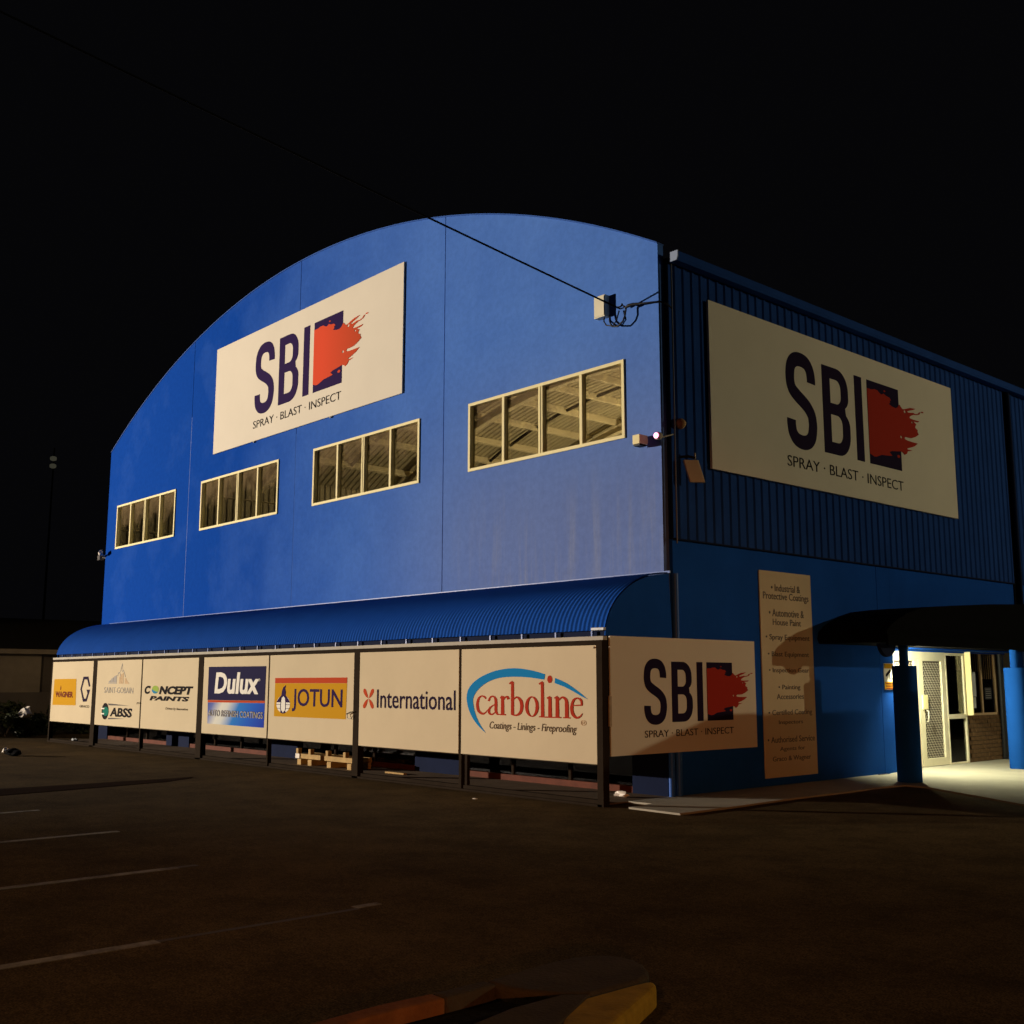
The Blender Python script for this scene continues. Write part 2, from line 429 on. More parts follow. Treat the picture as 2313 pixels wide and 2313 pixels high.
def asphalt():
    m = bpy.data.materials.new('asphalt'); m.use_nodes = True
    nt = m.node_tree; b = nt.nodes['Principled BSDF']; L = nt.links.new
    tc = nt.nodes.new('ShaderNodeTexCoord')
    n1 = nt.nodes.new('ShaderNodeTexNoise'); n1.inputs['Scale'].default_value = 0.35; n1.inputs['Detail'].default_value = 6
    n2 = nt.nodes.new('ShaderNodeTexNoise'); n2.inputs['Scale'].default_value = 85; n2.inputs['Detail'].default_value = 3
    L(tc.outputs['Object'], n1.inputs[0]); L(tc.outputs['Object'], n2.inputs[0])
    r1 = nt.nodes.new('ShaderNodeMapRange'); r1.inputs[1].default_value = .3; r1.inputs[2].default_value = .7; r1.inputs[3].default_value = 0.062; r1.inputs[4].default_value = 0.094
    r2 = nt.nodes.new('ShaderNodeMapRange'); r2.inputs[1].default_value = .3; r2.inputs[2].default_value = .7; r2.inputs[3].default_value = 0.45; r2.inputs[4].default_value = 1.75
    L(n1.outputs['Fac'], r1.inputs[0]); L(n2.outputs['Fac'], r2.inputs[0])
    mu = nt.nodes.new('ShaderNodeMath'); mu.operation = 'MULTIPLY'; n3 = nt.nodes.new('ShaderNodeTexNoise'); n3.inputs['Scale'].default_value = 1.7; n3.inputs['Detail'].default_value = 9; n3.inputs['Roughness'].default_value = .7
    L(tc.outputs['Object'], n3.inputs[0])
    r3 = nt.nodes.new('ShaderNodeMapRange'); r3.inputs[1].default_value = .33; r3.inputs[2].default_value = .62; r3.inputs[3].default_value = .66; r3.inputs[4].default_value = 1.15
    L(n3.outputs['Fac'], r3.inputs[0])
    m3 = nt.nodes.new('ShaderNodeMath'); m3.operation = 'MULTIPLY'; L(r1.outputs[0], m3.inputs[0]); L(r3.outputs[0], m3.inputs[1])
    n4 = nt.nodes.new('ShaderNodeTexNoise'); n4.inputs['Scale'].default_value = 22; n4.inputs['Detail'].default_value = 4; n4.inputs['Roughness'].default_value = .8
    L(tc.outputs['Object'], n4.inputs[0])
    r4 = nt.nodes.new('ShaderNodeMapRange'); r4.inputs[1].default_value = .3; r4.inputs[2].default_value = .7; r4.inputs[3].default_value = .62; r4.inputs[4].default_value = 1.4
    L(n4.outputs['Fac'], r4.inputs[0])
    m4 = nt.nodes.new('ShaderNodeMath'); m4.operation = 'MULTIPLY'; L(m3.outputs[0], m4.inputs[0]); L(r4.outputs[0], m4.inputs[1])
    L(m4.outputs[0], mu.inputs[0]); L(r2.outputs[0], mu.inputs[1])
    cb = nt.nodes.new('ShaderNodeCombineColor')
    for i, k in enumerate((1.0, 0.68, 0.31)):  # warm brown tint carries the lamps' colour cast in the asphalt itself
        q = nt.nodes.new('ShaderNodeMath'); q.operation = 'MULTIPLY'; q.inputs[1].default_value = k
        L(mu.outputs[0], q.inputs[0]); L(q.outputs[0], cb.inputs[i])
    L(cb.outputs[0], b.inputs['Base Color'])
    b.inputs['Roughness'].default_value = 1.0; b.inputs['Specular IOR Level'].default_value = 0.02
    bp = nt.nodes.new('ShaderNodeBump'); bp.inputs['Strength'].default_value = 0.5; bp.inputs['Distance'].default_value = 0.006
    L(n2.outputs['Fac'], bp.inputs['Height']); L(bp.outputs[0], b.inputs['Normal'])
    return m
M['asphalt'] = asphalt()
def worn_line(name, col):
    m = bpy.data.materials.new(name); m.use_nodes = True
    nt = m.node_tree; b = nt.nodes['Principled BSDF']; L = nt.links.new
    tc = nt.nodes.new('ShaderNodeTexCoord'); n = nt.nodes.new('ShaderNodeTexNoise')
    n.inputs['Scale'].default_value = 5.0; n.inputs['Detail'].default_value = 8; n.inputs['Roughness'].default_value = .75
    L(tc.outputs['Object'], n.inputs[0])
    r = nt.nodes.new('ShaderNodeMapRange'); r.inputs[1].default_value = .35; r.inputs[2].default_value = .62
    L(n.outputs['Fac'], r.inputs[0])
    mx = nt.nodes.new('ShaderNodeMix'); mx.data_type = 'RGBA'; mx.inputs['A'].default_value = (.066, .047, .023, 1); mx.inputs['B'].default_value = (*col, 1)
    L(r.outputs[0], mx.inputs['Factor']); L(mx.outputs['Result'], b.inputs['Base Color'])
    b.inputs['Roughness'].default_value = .85
    return m
M['line'] = worn_line('worn_bay_paint', (0.30, 0.27, 0.21))
M['line_faded'] = worn_line('faded_bay_paint', (0.066, 0.048, 0.025))

def lower_gradient():
    """flat print: blue panel with a pale diagonal flash"""
    m = bpy.data.materials.new('blue_flash_print'); m.use_nodes = True
    nt = m.node_tree; b = nt.nodes['Principled BSDF']; L = nt.links.new
    tc = nt.nodes.new('ShaderNodeTexCoord'); sx = nt.nodes.new('ShaderNodeSeparateXYZ'); L(tc.outputs['Object'], sx.inputs[0])
    a = nt.nodes.new('ShaderNodeMath'); a.operation = 'MULTIPLY_ADD'; a.inputs[1].default_value = -0.85
    L(sx.outputs['Z'], a.inputs[0]); L(sx.outputs['X'], a.inputs[2])      # x - 0.85 z
    r = nt.nodes.new('ShaderNodeValToRGB'); cr = r.color_ramp
    mr = nt.nodes.new('ShaderNodeMapRange'); mr.inputs[1].default_value = -11.08; mr.inputs[2].default_value = -8.57
    L(a.outputs[0], mr.inputs[0]); L(mr.outputs[0], r.inputs[0])
    cr.elements[0].position = 0.0; cr.elements[0].color = (0.05, 0.07, 0.28, 1)
    cr.elements[1].position = 1.0; cr.elements[1].color = (0.010, 0.030, 0.36, 1)
    for p, c in ((0.09, (0.12, 0.16, 0.42, 1)), (0.24, (0.66, 0.66, 0.58, 1)), (0.33, (0.60, 0.62, 0.58, 1)), (0.50, (0.02, 0.18, 0.55, 1)), (0.72, (0.012, 0.10, 0.52, 1))):
        e = cr.elements.new(p); e.color = c
    L(r.outputs[0], b.inputs['Base Color']); b.inputs['Roughness'].default_value = .75; b.inputs['Specular IOR Level'].default_value = .05
    return m
M['flash'] = lower_gradient()
def splash_print():
    m = bpy.data.materials.new('paint_splash_print'); m.use_nodes = True
    nt = m.node_tree; b = nt.nodes['Principled BSDF']; L = nt.links.new
    tc = nt.nodes.new('ShaderNodeTexCoord'); sx = nt.nodes.new('ShaderNodeSeparateXYZ'); L(tc.outputs['Generated'], sx.inputs[0])
    mx = nt.nodes.new('ShaderNodeMix'); mx.data_type = 'RGBA'
    mx.inputs['A'].default_value = (0.72, 0.078, 0.030, 1); mx.inputs['B'].default_value = (0.34, 0.055, 0.012, 1)
    r = nt.nodes.new('ShaderNodeMapRange'); r.inputs[1].default_value = .35; r.inputs[2].default_value = .95
    mxa = nt.nodes.new('ShaderNodeMath'); mxa.operation = 'MAXIMUM'
    L(sx.outputs['X'], mxa.inputs[0]); L(sx.outputs['X'], mxa.inputs[1])
    L(mxa.outputs[0], r.inputs[0]); L(r.outputs[0], mx.inputs['Factor'])
    L(mx.outputs['Result'], b.inputs['Base Color']); b.inputs['Roughness'].default_value = .75; b.inputs['Specular IOR Level'].default_value = .05
    return m
M['splash_front'] = splash_print()
M['splash_side'] = mat('red_paint_print', (0.40, 0.032, 0.018), 0.75, 0.06)
M['globe'] = mat('globe_print', (0.30, 0.42, 0.08), 0.75, 0.06)
M['globe_blue'] = mat('globe_blue_print', (0.03, 0.22, 0.42), 0.75, 0.06)

# outlines of print, in metres on their panels
LIST=[
('• Industrial &', 2.297, 2.785, 3.035, 2.89),
('Protective Coatings', 2.093, 2.632, 3.247, 2.768),
('• Automotive &', 2.225, 2.416, 3.109, 2.526),
('House Paint', 2.311, 2.29, 3.025, 2.383),
('• Spray Equipment', 2.124, 2.055, 3.235, 2.159),
('• Blast Equipment', 2.163, 1.817, 3.202, 1.91),
('• Inspection Gear', 2.177, 1.589, 3.186, 1.677),
('• Painting', 2.396, 1.346, 2.944, 1.432),
('Accessories', 2.346, 1.225, 3.025, 1.303),
('• Certified Coating', 2.132, 0.979, 3.226, 1.077),
('Inspectors', 2.374, 0.856, 2.978, 0.929),
('• Authorised Service', 2.089, 0.614, 3.271, 0.701),
('Agents for', 2.379, 0.48, 3.011, 0.553),
('Graco & Wagner', 2.196, 0.335, 3.155, 0.424),
]
CARB=[
([(-2.027, 1.252), (-2.032, 1.258), (-2.04, 1.266), (-2.051, 1.275), (-2.064, 1.283), (-2.08, 1.288), (-2.098, 1.291), (-2.117, 1.292), (-2.136, 1.29), (-2.156, 1.286), (-2.176, 1.279), (-2.197, 1.268), (-2.214, 1.253), (-2.227, 1.235), (-2.238, 1.213), (-2.246, 1.19), (-2.25, 1.167), (-2.248, 1.143), (-2.242, 1.119), (-2.232, 1.097), (-2.219, 1.076), (-2.2, 1.06), (-2.176, 1.048), (-2.153, 1.039), (-2.13, 1.033), (-2.107, 1.032), (-2.085, 1.035), (-2.068, 1.042), (-2.052, 1.049), (-2.036, 1.06), (-2.022, 1.074), (-2.011, 1.086), (-2.003, 1.095)], [(-2.05, 1.241), (-2.057, 1.246), (-2.065, 1.253), (-2.075, 1.26), (-2.084, 1.264), (-2.094, 1.268), (-2.106, 1.272), (-2.118, 1.275), (-2.129, 1.274), (-2.141, 1.269), (-2.153, 1.261), (-2.164, 1.252), (-2.172, 1.241), (-2.179, 1.226), (-2.185, 1.207), (-2.189, 1.186), (-2.189, 1.167), (-2.188, 1.148), (-2.184, 1.127), (-2.177, 1.109), (-2.168, 1.094), (-2.158, 1.083), (-2.144, 1.074), (-2.128, 1.066), (-2.115, 1.061), (-2.105, 1.059), (-2.094, 1.058), (-2.082, 1.06), (-2.068, 1.064), (-2.054, 1.071), (-2.038, 1.081), (-2.023, 1.092), (-2.012, 1.099)]),
([(-1.967, 1.212), (-1.962, 1.222), (-1.954, 1.236), (-1.946, 1.25), (-1.937, 1.259), (-1.928, 1.265), (-1.917, 1.27), (-1.907, 1.273), (-1.898, 1.274), (-1.889, 1.269), (-1.879, 1.262), (-1.872, 1.253), (-1.867, 1.244), (-1.864, 1.231), (-1.863, 1.213), (-1.864, 1.193), (-1.865, 1.173), (-1.864, 1.152), (-1.865, 1.129), (-1.865, 1.107), (-1.862, 1.086), (-1.853, 1.07), (-1.842, 1.057), (-1.829, 1.047), (-1.815, 1.04), (-1.798, 1.036), (-1.782, 1.037), (-1.771, 1.04), (-1.764, 1.042)], [(-2.003, 1.22), (-1.997, 1.23), (-1.989, 1.244), (-1.978, 1.26), (-1.964, 1.273), (-1.948, 1.282), (-1.93, 1.289), (-1.911, 1.292), (-1.892, 1.291), (-1.872, 1.288), (-1.852, 1.281), (-1.833, 1.27), (-1.818, 1.255), (-1.81, 1.236), (-1.806, 1.216), (-1.804, 1.195), (-1.803, 1.174), (-1.803, 1.152), (-1.805, 1.129), (-1.805, 1.109), (-1.804, 1.093), (-1.803, 1.081), (-1.8, 1.071), (-1.796, 1.063), (-1.793, 1.058), (-1.789, 1.055), (-1.782, 1.053), (-1.772, 1.052), (-1.765, 1.051)]),
([(-1.849, 1.183), (-1.866, 1.178), (-1.89, 1.17), (-1.916, 1.161), (-1.939, 1.151), (-1.959, 1.141), (-1.977, 1.129), (-1.992, 1.116), (-2.003, 1.101), (-2.005, 1.085), (-2.001, 1.069), (-1.993, 1.055), (-1.981, 1.044), (-1.964, 1.036), (-1.945, 1.031), (-1.924, 1.03), (-1.902, 1.034), (-1.882, 1.043), (-1.862, 1.057), (-1.845, 1.069), (-1.834, 1.078)], [(-1.842, 1.175), (-1.857, 1.168), (-1.879, 1.158), (-1.901, 1.147), (-1.919, 1.136), (-1.931, 1.125), (-1.942, 1.114), (-1.95, 1.103), (-1.952, 1.094), (-1.954, 1.086), (-1.953, 1.077), (-1.95, 1.068), (-1.946, 1.063), (-1.941, 1.058), (-1.933, 1.055), (-1.923, 1.053), (-1.913, 1.052), (-1.897, 1.057), (-1.877, 1.067), (-1.857, 1.078), (-1.843, 1.085)]),
([(-1.74, 1.251), (-1.686, 1.268)], [(-1.755, 1.263), (-1.717, 1.294)]),
([(-1.729, 1.287), (-1.733, 1.048)], [(-1.671, 1.287), (-1.665, 1.05)]),
([(-1.763, 1.035), (-1.633, 1.036)], [(-1.762, 1.051), (-1.633, 1.052)]),
([(-1.684, 1.223), (-1.676, 1.231), (-1.664, 1.242), (-1.652, 1.254), (-1.641, 1.261), (-1.631, 1.264), (-1.621, 1.266), (-1.614, 1.265), (-1.614, 1.264), (-1.614, 1.262), (-1.611, 1.255), (-1.607, 1.246), (-1.604, 1.239)], [(-1.699, 1.228), (-1.693, 1.237), (-1.683, 1.25), (-1.672, 1.263), (-1.66, 1.274), (-1.646, 1.282), (-1.631, 1.288), (-1.614, 1.291), (-1.592, 1.29), (-1.575, 1.28), (-1.564, 1.269), (-1.557, 1.259), (-1.551, 1.254)]),
([(-1.558, 1.441), (-1.489, 1.467)], [(-1.574, 1.458), (-1.509, 1.487)]),
([(-1.529, 1.475), (-1.532, 1.044)], [(-1.476, 1.475), (-1.472, 1.046)]),
([(-1.479, 1.236), (-1.466, 1.244), (-1.448, 1.255), (-1.43, 1.264), (-1.419, 1.266), (-1.408, 1.261), (-1.392, 1.251), (-1.377, 1.238), (-1.367, 1.224), (-1.36, 1.211), (-1.355, 1.194), (-1.353, 1.176), (-1.353, 1.158), (-1.353, 1.14), (-1.356, 1.121), (-1.362, 1.103), (-1.369, 1.09), (-1.378, 1.079), (-1.391, 1.068), (-1.407, 1.06), (-1.422, 1.053), (-1.442, 1.051), (-1.466, 1.053), (-1.49, 1.055), (-1.508, 1.057)], [(-1.492, 1.243), (-1.482, 1.253), (-1.466, 1.267), (-1.446, 1.28), (-1.419, 1.288), (-1.39, 1.284), (-1.362, 1.274), (-1.337, 1.26), (-1.315, 1.244), (-1.302, 1.224), (-1.294, 1.202), (-1.289, 1.18), (-1.287, 1.158), (-1.291, 1.136), (-1.297, 1.114), (-1.307, 1.092), (-1.321, 1.073), (-1.341, 1.057), (-1.365, 1.045), (-1.39, 1.037), (-1.416, 1.032), (-1.444, 1.031), (-1.472, 1.034), (-1.497, 1.039), (-1.513, 1.042)]),
([(-0.983, 1.439), (-0.916, 1.463)], [(-0.997, 1.456), (-0.933, 1.484)]),
([(-0.956, 1.472), (-0.957, 1.034)], [(-0.906, 1.473), (-0.894, 1.036)]),
([(-0.996, 1.027), (-0.854, 1.025)], [(-0.994, 1.042), (-0.853, 1.04)]),
([(-0.837, 1.26), (-0.778, 1.278)], [(-0.849, 1.277), (-0.792, 1.299)]),
([(-0.818, 1.286), (-0.821, 1.031)], [(-0.762, 1.287), (-0.756, 1.033)]),
([(-0.86, 1.025), (-0.715, 1.025)], [(-0.859, 1.04), (-0.714, 1.039)]),
([(-0.702, 1.264), (-0.643, 1.282)], [(-0.713, 1.279), (-0.658, 1.303)]),
([(-0.685, 1.288), (-0.688, 1.033)], [(-0.629, 1.289), (-0.624, 1.035)]),
([(-0.721, 1.026), (-0.592, 1.026)], [(-0.72, 1.04), (-0.592, 1.04)]),
([(-0.631, 1.238), (-0.618, 1.247), (-0.599, 1.26), (-0.58, 1.271), (-0.567, 1.275), (-0.557, 1.272), (-0.544, 1.266), (-0.532, 1.257), (-0.524, 1.247), (-0.521, 1.238), (-0.519, 1.226), (-0.519, 1.208), (-0.519, 1.184), (-0.518, 1.149), (-0.518, 1.105), (-0.518, 1.064), (-0.518, 1.035)], [(-0.64, 1.244), (-0.63, 1.254), (-0.615, 1.27), (-0.596, 1.285), (-0.573, 1.295), (-0.547, 1.296), (-0.522, 1.29), (-0.499, 1.28), (-0.48, 1.266), (-0.469, 1.249), (-0.463, 1.231), (-0.459, 1.212), (-0.456, 1.187), (-0.455, 1.151), (-0.455, 1.107), (-0.455, 1.065), (-0.455, 1.037)]),
([(-0.553, 1.027), (-0.424, 1.026)], [(-0.552, 1.041), (-0.423, 1.04)]),
([(-0.401, 1.178), (-0.218, 1.185)], [(-0.401, 1.19), (-0.219, 1.202)]),
([(-0.211, 1.191), (-0.21, 1.202), (-0.209, 1.219), (-0.211, 1.239), (-0.219, 1.257), (-0.238, 1.27), (-0.26, 1.279), (-0.285, 1.285), (-0.309, 1.286), (-0.331, 1.283), (-0.354, 1.276), (-0.374, 1.264), (-0.392, 1.248), (-0.405, 1.228), (-0.415, 1.204), (-0.423, 1.179), (-0.427, 1.156), (-0.426, 1.134), (-0.423, 1.113), (-0.416, 1.092), (-0.406, 1.073), (-0.389, 1.057), (-0.369, 1.043), (-0.348, 1.032), (-0.324, 1.025), (-0.299, 1.026), (-0.278, 1.032), (-0.26, 1.041), (-0.245, 1.05), (-0.232, 1.061), (-0.222, 1.074), (-0.215, 1.086), (-0.211, 1.094)], [(-0.237, 1.19), (-0.239, 1.201), (-0.241, 1.217), (-0.245, 1.233), (-0.251, 1.243), (-0.261, 1.251), (-0.276, 1.26), (-0.293, 1.267), (-0.308, 1.27), (-0.321, 1.265), (-0.334, 1.258), (-0.346, 1.248), (-0.355, 1.235), (-0.363, 1.219), (-0.369, 1.198), (-0.372, 1.176), (-0.373, 1.156), (-0.373, 1.138), (-0.37, 1.12), (-0.365, 1.104), (-0.357, 1.091), (-0.349, 1.078), (-0.336, 1.066), (-0.323, 1.056), (-0.313, 1.051), (-0.303, 1.05), (-0.29, 1.052), (-0.274, 1.057), (-0.26, 1.062), (-0.247, 1.069), (-0.235, 1.079), (-0.225, 1.089), (-0.217, 1.096)]),
([(-0.998, 1.162), (-1.001, 1.133), (-1.01, 1.105), (-1.026, 1.08), (-1.046, 1.059), (-1.07, 1.042), (-1.097, 1.032), (-1.126, 1.028), (-1.154, 1.031), (-1.182, 1.04), (-1.206, 1.055), (-1.226, 1.075), (-1.242, 1.1), (-1.251, 1.128), (-1.255, 1.157), (-1.251, 1.187), (-1.242, 1.215), (-1.226, 1.24), (-1.206, 1.261), (-1.181, 1.277), (-1.154, 1.288), (-1.125, 1.291), (-1.096, 1.288), (-1.069, 1.279), (-1.045, 1.263), (-1.025, 1.243), (-1.01, 1.218), (-1.001, 1.191), (-0.998, 1.162)], [(-1.055, 1.161), (-1.057, 1.135), (-1.062, 1.11), (-1.07, 1.088), (-1.082, 1.069), (-1.095, 1.055), (-1.11, 1.046), (-1.126, 1.043), (-1.141, 1.046), (-1.156, 1.054), (-1.17, 1.067), (-1.181, 1.086), (-1.189, 1.108), (-1.195, 1.132), (-1.196, 1.158), (-1.194, 1.184), (-1.189, 1.209), (-1.181, 1.231), (-1.169, 1.25), (-1.156, 1.264), (-1.141, 1.273), (-1.125, 1.276), (-1.109, 1.273), (-1.094, 1.265), (-1.081, 1.251), (-1.07, 1.233), (-1.062, 1.211), (-1.056, 1.187), (-1.055, 1.161)]),
]

# ================================================================== SETTING
def structure(name, mb, m): return tag(mb.build(name, m), kind='structure')
g = MB(); g.add([(-300,-300,0),(300,-300,0),(300,300,0),(-300,300,0)], [(0,1,2,3)])
structure('ground', g, M['asphalt'])
pad = [(0.36,-0.80),(0.42,-1.28),(1.22,-1.31),(1.20,-0.29),(1.13,1.09),(1.145,2.36),(1.10,3.2),(1.18,3.75),(1.5,3.70),(2.4,3.15),(3.37,2.52),(5.2,1.4),(7.0,0.6),(12.0,0.6),(12.0,16.0),(-0.24,16.0),(-0.24,5.69),(-0.02,5.69),(-0.02,-0.80)]
structure('concrete_apron', MB().prism(pad, 'z', -0.05, 0.022), M['concrete'])
structure('cage_floor', MB().box((-18.6,-1.30,-0.05),(-0.03,0.3,0.016)), M['cage_floor'])
for x, y1, m in ((-4.0,-6.52,'line'),(-1.64,-6.55,'line'),(0.77,-7.05,'line'),(3.08,-8.25,'line')):
    structure('bay_marking', MB().box((x-.045,-14.5,-.01),(x+.045,y1,.004)), M[m])
structure('bay_marking', MB().box((0.73,-7.05,-.01),(0.80,-6.88,.004)), M['line_faded'])
structure('bay_marking', MB().box((3.05,-8.25,-.01),(3.10,-6.86,.003)), M['line_faded'])
structure('bay_marking', MB().box((2.99,-6.86,-.01),(3.06,-6.66,.004)), M['line'])
structure('tar_strip', MB().prism([(-6.95,-3.2),(-6.78,-3.3),(-6.41,-3.9),(-6.0,-6.3),(-5.2,-11),(-6.95,-11),(-6.9,-6.07),(-6.9,-3.6)], 'z', -.01, .005), M['tar'])  # dark brown wedge laid on the asphalt, widening away from the wall

# planting island with kerb near the camera
isl = thing('kerb_island', 'low concrete kerb island with a rounded nose and one worn yellow edge', 'kerb', (5.6,-8.0,0))
_unused = [(5.27,-13),(5.27,-8.58),(5.23,-8.2),(5.27,-7.9),(5.25,-7.6),(5.22,-7.29)]
nose = [(5.205,-7.12),(5.215,-6.98),(5.25,-6.885),(5.31,-6.82),(5.38,-6.792),(5.46,-6.792),(5.55,-6.825),(5.64,-6.89),(5.71,-6.97)]
inner = [(5.72,-7.62),(5.335,-7.62)]
k1 = MB().prism([(5.255,-7.93),(5.25,-7.62),(5.345,-7.62),(5.36,-7.93)], 'z', -.02, .10)
o = k1.build('kerb_edge', M['kerb'], isl); bevel(o, .015)
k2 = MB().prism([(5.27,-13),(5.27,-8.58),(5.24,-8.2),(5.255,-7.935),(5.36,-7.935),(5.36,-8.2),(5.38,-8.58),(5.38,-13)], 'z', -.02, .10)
o = k2.build('painted_edge', M['kerb_red'], isl); bevel(o, .015); tag(o, 'worn orange painted edge')  # left kerb edge: orange light painted on as colour
o = MB().prism([(5.25,-7.615),(5.222,-7.35)]+nose+[(5.742,-7.07),(5.742,-7.40),(5.66,-7.50),(5.50,-7.585),(5.42,-7.615)], 'z', -.02, .10).build('kerb_nose', M['kerb'], isl); bevel(o, .035, 4)
o = MB().prism([(5.66,-7.505),(5.745,-7.405),(5.95,-7.80),(7.15,-13),(6.78,-13),(5.66,-7.80)], 'z', -.02, .10).build('kerb_edge', M['kerb'], isl); bevel(o, .012)
o = MB().prism([(5.748,-7.12),(5.755,-7.03),(5.79,-7.015),(5.835,-7.06),(5.88,-7.15),(6.12,-7.68),(7.40,-13),(7.16,-13),(5.96,-7.80),(5.75,-7.60)], 'z', -.02, .094).build('painted_edge', M['kerb_yellow'], isl); bevel(o, .028, 3)
tag(o, 'worn yellow painted edge')
MB().prism([(5.37,-13),(5.36,-7.6),(5.62,-7.6),(6.80,-13)], 'z', -.02, .035).build('soil', M['soil'], isl)

# ================================================================== WAREHOUSE
wh = thing('warehouse', 'big blue warehouse with curved roofline and corrugated side wall', 'building', (-9.6,0,0))
XC, ZC, RR = -9.6, 10.05-19.09, 19.09
def arch(x, dz=0.0): return ZC + math.sqrt(RR*RR-(x-XC)**2) + dz
WZ0, WZ1 = 4.838, 5.973
wins = [(-18.504,-15.039),(-13.719,-10.244),(-8.908,-5.460),(-4.134,-0.699)]
edges = [-19.15,-14.385,-9.607,-4.809,-0.055]
for i in range(4):
    a = edges[i] + (0.009 if i else 0); b = edges[i+1] - (0.009 if i < 3 else 0)
    top = [(a+(b-a)*k/14, arch(a+(b-a)*k/14)) for k in range(15)]
    outline = [(a,2.30)] + top + [(b,2.30)]
    w0, w1 = wins[i]
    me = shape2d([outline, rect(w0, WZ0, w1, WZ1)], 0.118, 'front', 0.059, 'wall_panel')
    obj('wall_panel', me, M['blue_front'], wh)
MB().box((-19.15,0.10,2.30),(-0.06,0.117,4.5)).build('joint_backing', M['navy'], wh) if False else None
# joint fillers, recessed
for x in edges[1:4]:
    if x < -14: MB().box((x-.009,0.002,2.30),(x+.009,0.10,7.6)).build('joint_seal', M['seal_pale'], wh); MB().box((x-.009,0.006,7.6),(x+.009,0.10,arch(x)-.01)).build('joint_seal', M['seal_mid'], wh)
    elif x < -9: MB().box((x-.009,0.003,2.30),(x+.009,0.10,6.4)).build('joint_seal', M['seal_mid'], wh); MB().box((x-.009,0.02,6.4),(x+.009,0.10,arch(x)-.01)).build('joint_seal', M['navy'], wh)
    else: MB().box((x-.009,0.02,2.30),(x+.009,0.10,arch(x)-.01)).build('joint_seal', M['navy'], wh)
# thin parapet capping along the curve
cap = MB()
N = 64
for k in range(N):
    x0 = -19.15 + 19.095*k/N; x1 = -19.15 + 19.095*(k+1)/N
    z0, z1 = arch(x0), arch(x1)
    vs = [(x0,-.012,z0+.002),(x1,-.012,z1+.002),(x1,.13,z1+.002),(x0,.13,z0+.002),(x0,-.012,z0+.022),(x1,-.012,z1+.022),(x1,.13,z1+.022),(x0,.13,z0+.022)]
    fs = [(3,2,1,0),(4,5,6,7),(0,1,5,4),(2,3,7,6)]
    if k == 0: fs.append((3,0,4,7))
    if k == N-1: fs.append((1,2,6,5))
    cap.add(vs, fs)
cap.build('parapet_cap', M['trim_blue'], wh)
# upper windows
for (a, b) in wins:
    fw = .048
    m = MB()
    y0, y1 = -.022, .085
    m.box((a,y0,WZ0),(b,y1,WZ0+fw)); m.box((a,y0,WZ1-fw),(b,y1,WZ1))
    m.box((a,y0,WZ0+fw),(a+fw,y1,WZ1-fw)); m.box((b-fw,y0,WZ0+fw),(b,y1,WZ1-fw))
    step = (b-a)/4
    for k in (1,2,3):
        xc = a+step*k; h = .045 if k == 2 else .026
        m.box((xc-h, y0+.006, WZ0+fw),(xc+h, y1-.01, WZ1-fw))
        if k == 2: m.box((xc-.004,y0-.004,WZ0+fw),(xc+.004,y0+.006,WZ1-fw))
    wo_ = m.build('window', M['cream_frame'], wh)
    for k in range(4):
        MB().box((a+step*k+.02, .052, WZ0+.03),(a+step*(k+1)-.02, .057, WZ1-.03)).build('pane', M['glass_high'], wo_)
# lower front wall behind the sign screen: piers and glazed bays
piers = [(-19.10,-18.40),(-14.95,-13.80),(-10.32,-9.18),(-5.48,-4.31),(-0.67,-0.055)]
for a, b in piers: MB().box((a,0.0,0.0),(b,0.118,2.298)).build('pier', M['navy'], wh)
for i in range(4):
    a, b = piers[i][1], piers[i+1][0]
    MB().box((a,.02,.0),(b,.10,.10)).build('window_sill', M['terracotta'], wh)
    fr = MB()
    n = 3
    for k in range(n+1):
        xc = a + (b-a)*k/n
        fr.box((max(a,xc-.025), .03, .10),(min(b,xc+.025), .09, 2.20))
    fr.box((a,.028,2.20),(b,.092,2.298))
    f = fr.build('shop_window', M['steel'], wh)
    for k in range(n):
        MB().box((a+(b-a)*k/n+.03,.055,.11),(a+(b-a)*(k+1)/n-.03,.06,2.19)).build('pane', M['glass_low'], f)
# side wall: painted concrete below, ribbed sheeting above
for a, b in ((.120,5.257),(5.269,5.68)):
    MB().box((-.14,a,0),(0,b,3.36)).build('side_wall_panel', M['blue_side'], wh)
MB().box((-.14,5.682,2.022),(0,14.0,3.36)).build('side_wall_panel', M['blue_side'], wh)
MB().box((-.139,10.30,0),(-.002,14.0,2.02)).build('side_wall_panel', M['blue_side'], wh)
MB().box((-.14,5.25,0),(-.02,5.28,3.35)).build('joint_seal', M['navy'], wh)
def ribbed(y0, y1, z0, z1, x, pitch=.19, h=.020):
    m = MB(); prof = []
    y = y0
    while y < y1-.02:
        prof += [(y,0),(y+pitch-.095,0),(y+pitch-.068,h),(y+pitch-.030,h),(y+pitch-.003,0)]
        y += pitch
    prof.append((y1,0))
    prof = [(min(p[0],y1),p[1]) for p in prof]
    n = len(prof)
    vs = [(x+p[1],p[0],z0) for p in prof]+[(x+p[1],p[0],z1) for p in prof]+[(x-.01,p[0],z0) for p in prof]
    fs = [(k,k+1,n+k+1,n+k) for k in range(n-1)]+[(2*n+k,2*n+k+1,k+1,k) for k in range(n-1)]
    return m.add(vs, fs)
ribbed(.135,10.36,3.368,7.215,.012).build('cladding', M['cladding_blue'], wh)
ribbed(10.66,14.0,3.368,7.215,.012).build('cladding', M['cladding_blue'], wh)
MB().box((-.10,.122,3.36),(.004,14,7.30)).build('cladding_backing', M['navy'], wh)
MB().box((.005,.13,3.352),(.050,10.36,3.372)).build('drip_flashing', M['navy'], wh)
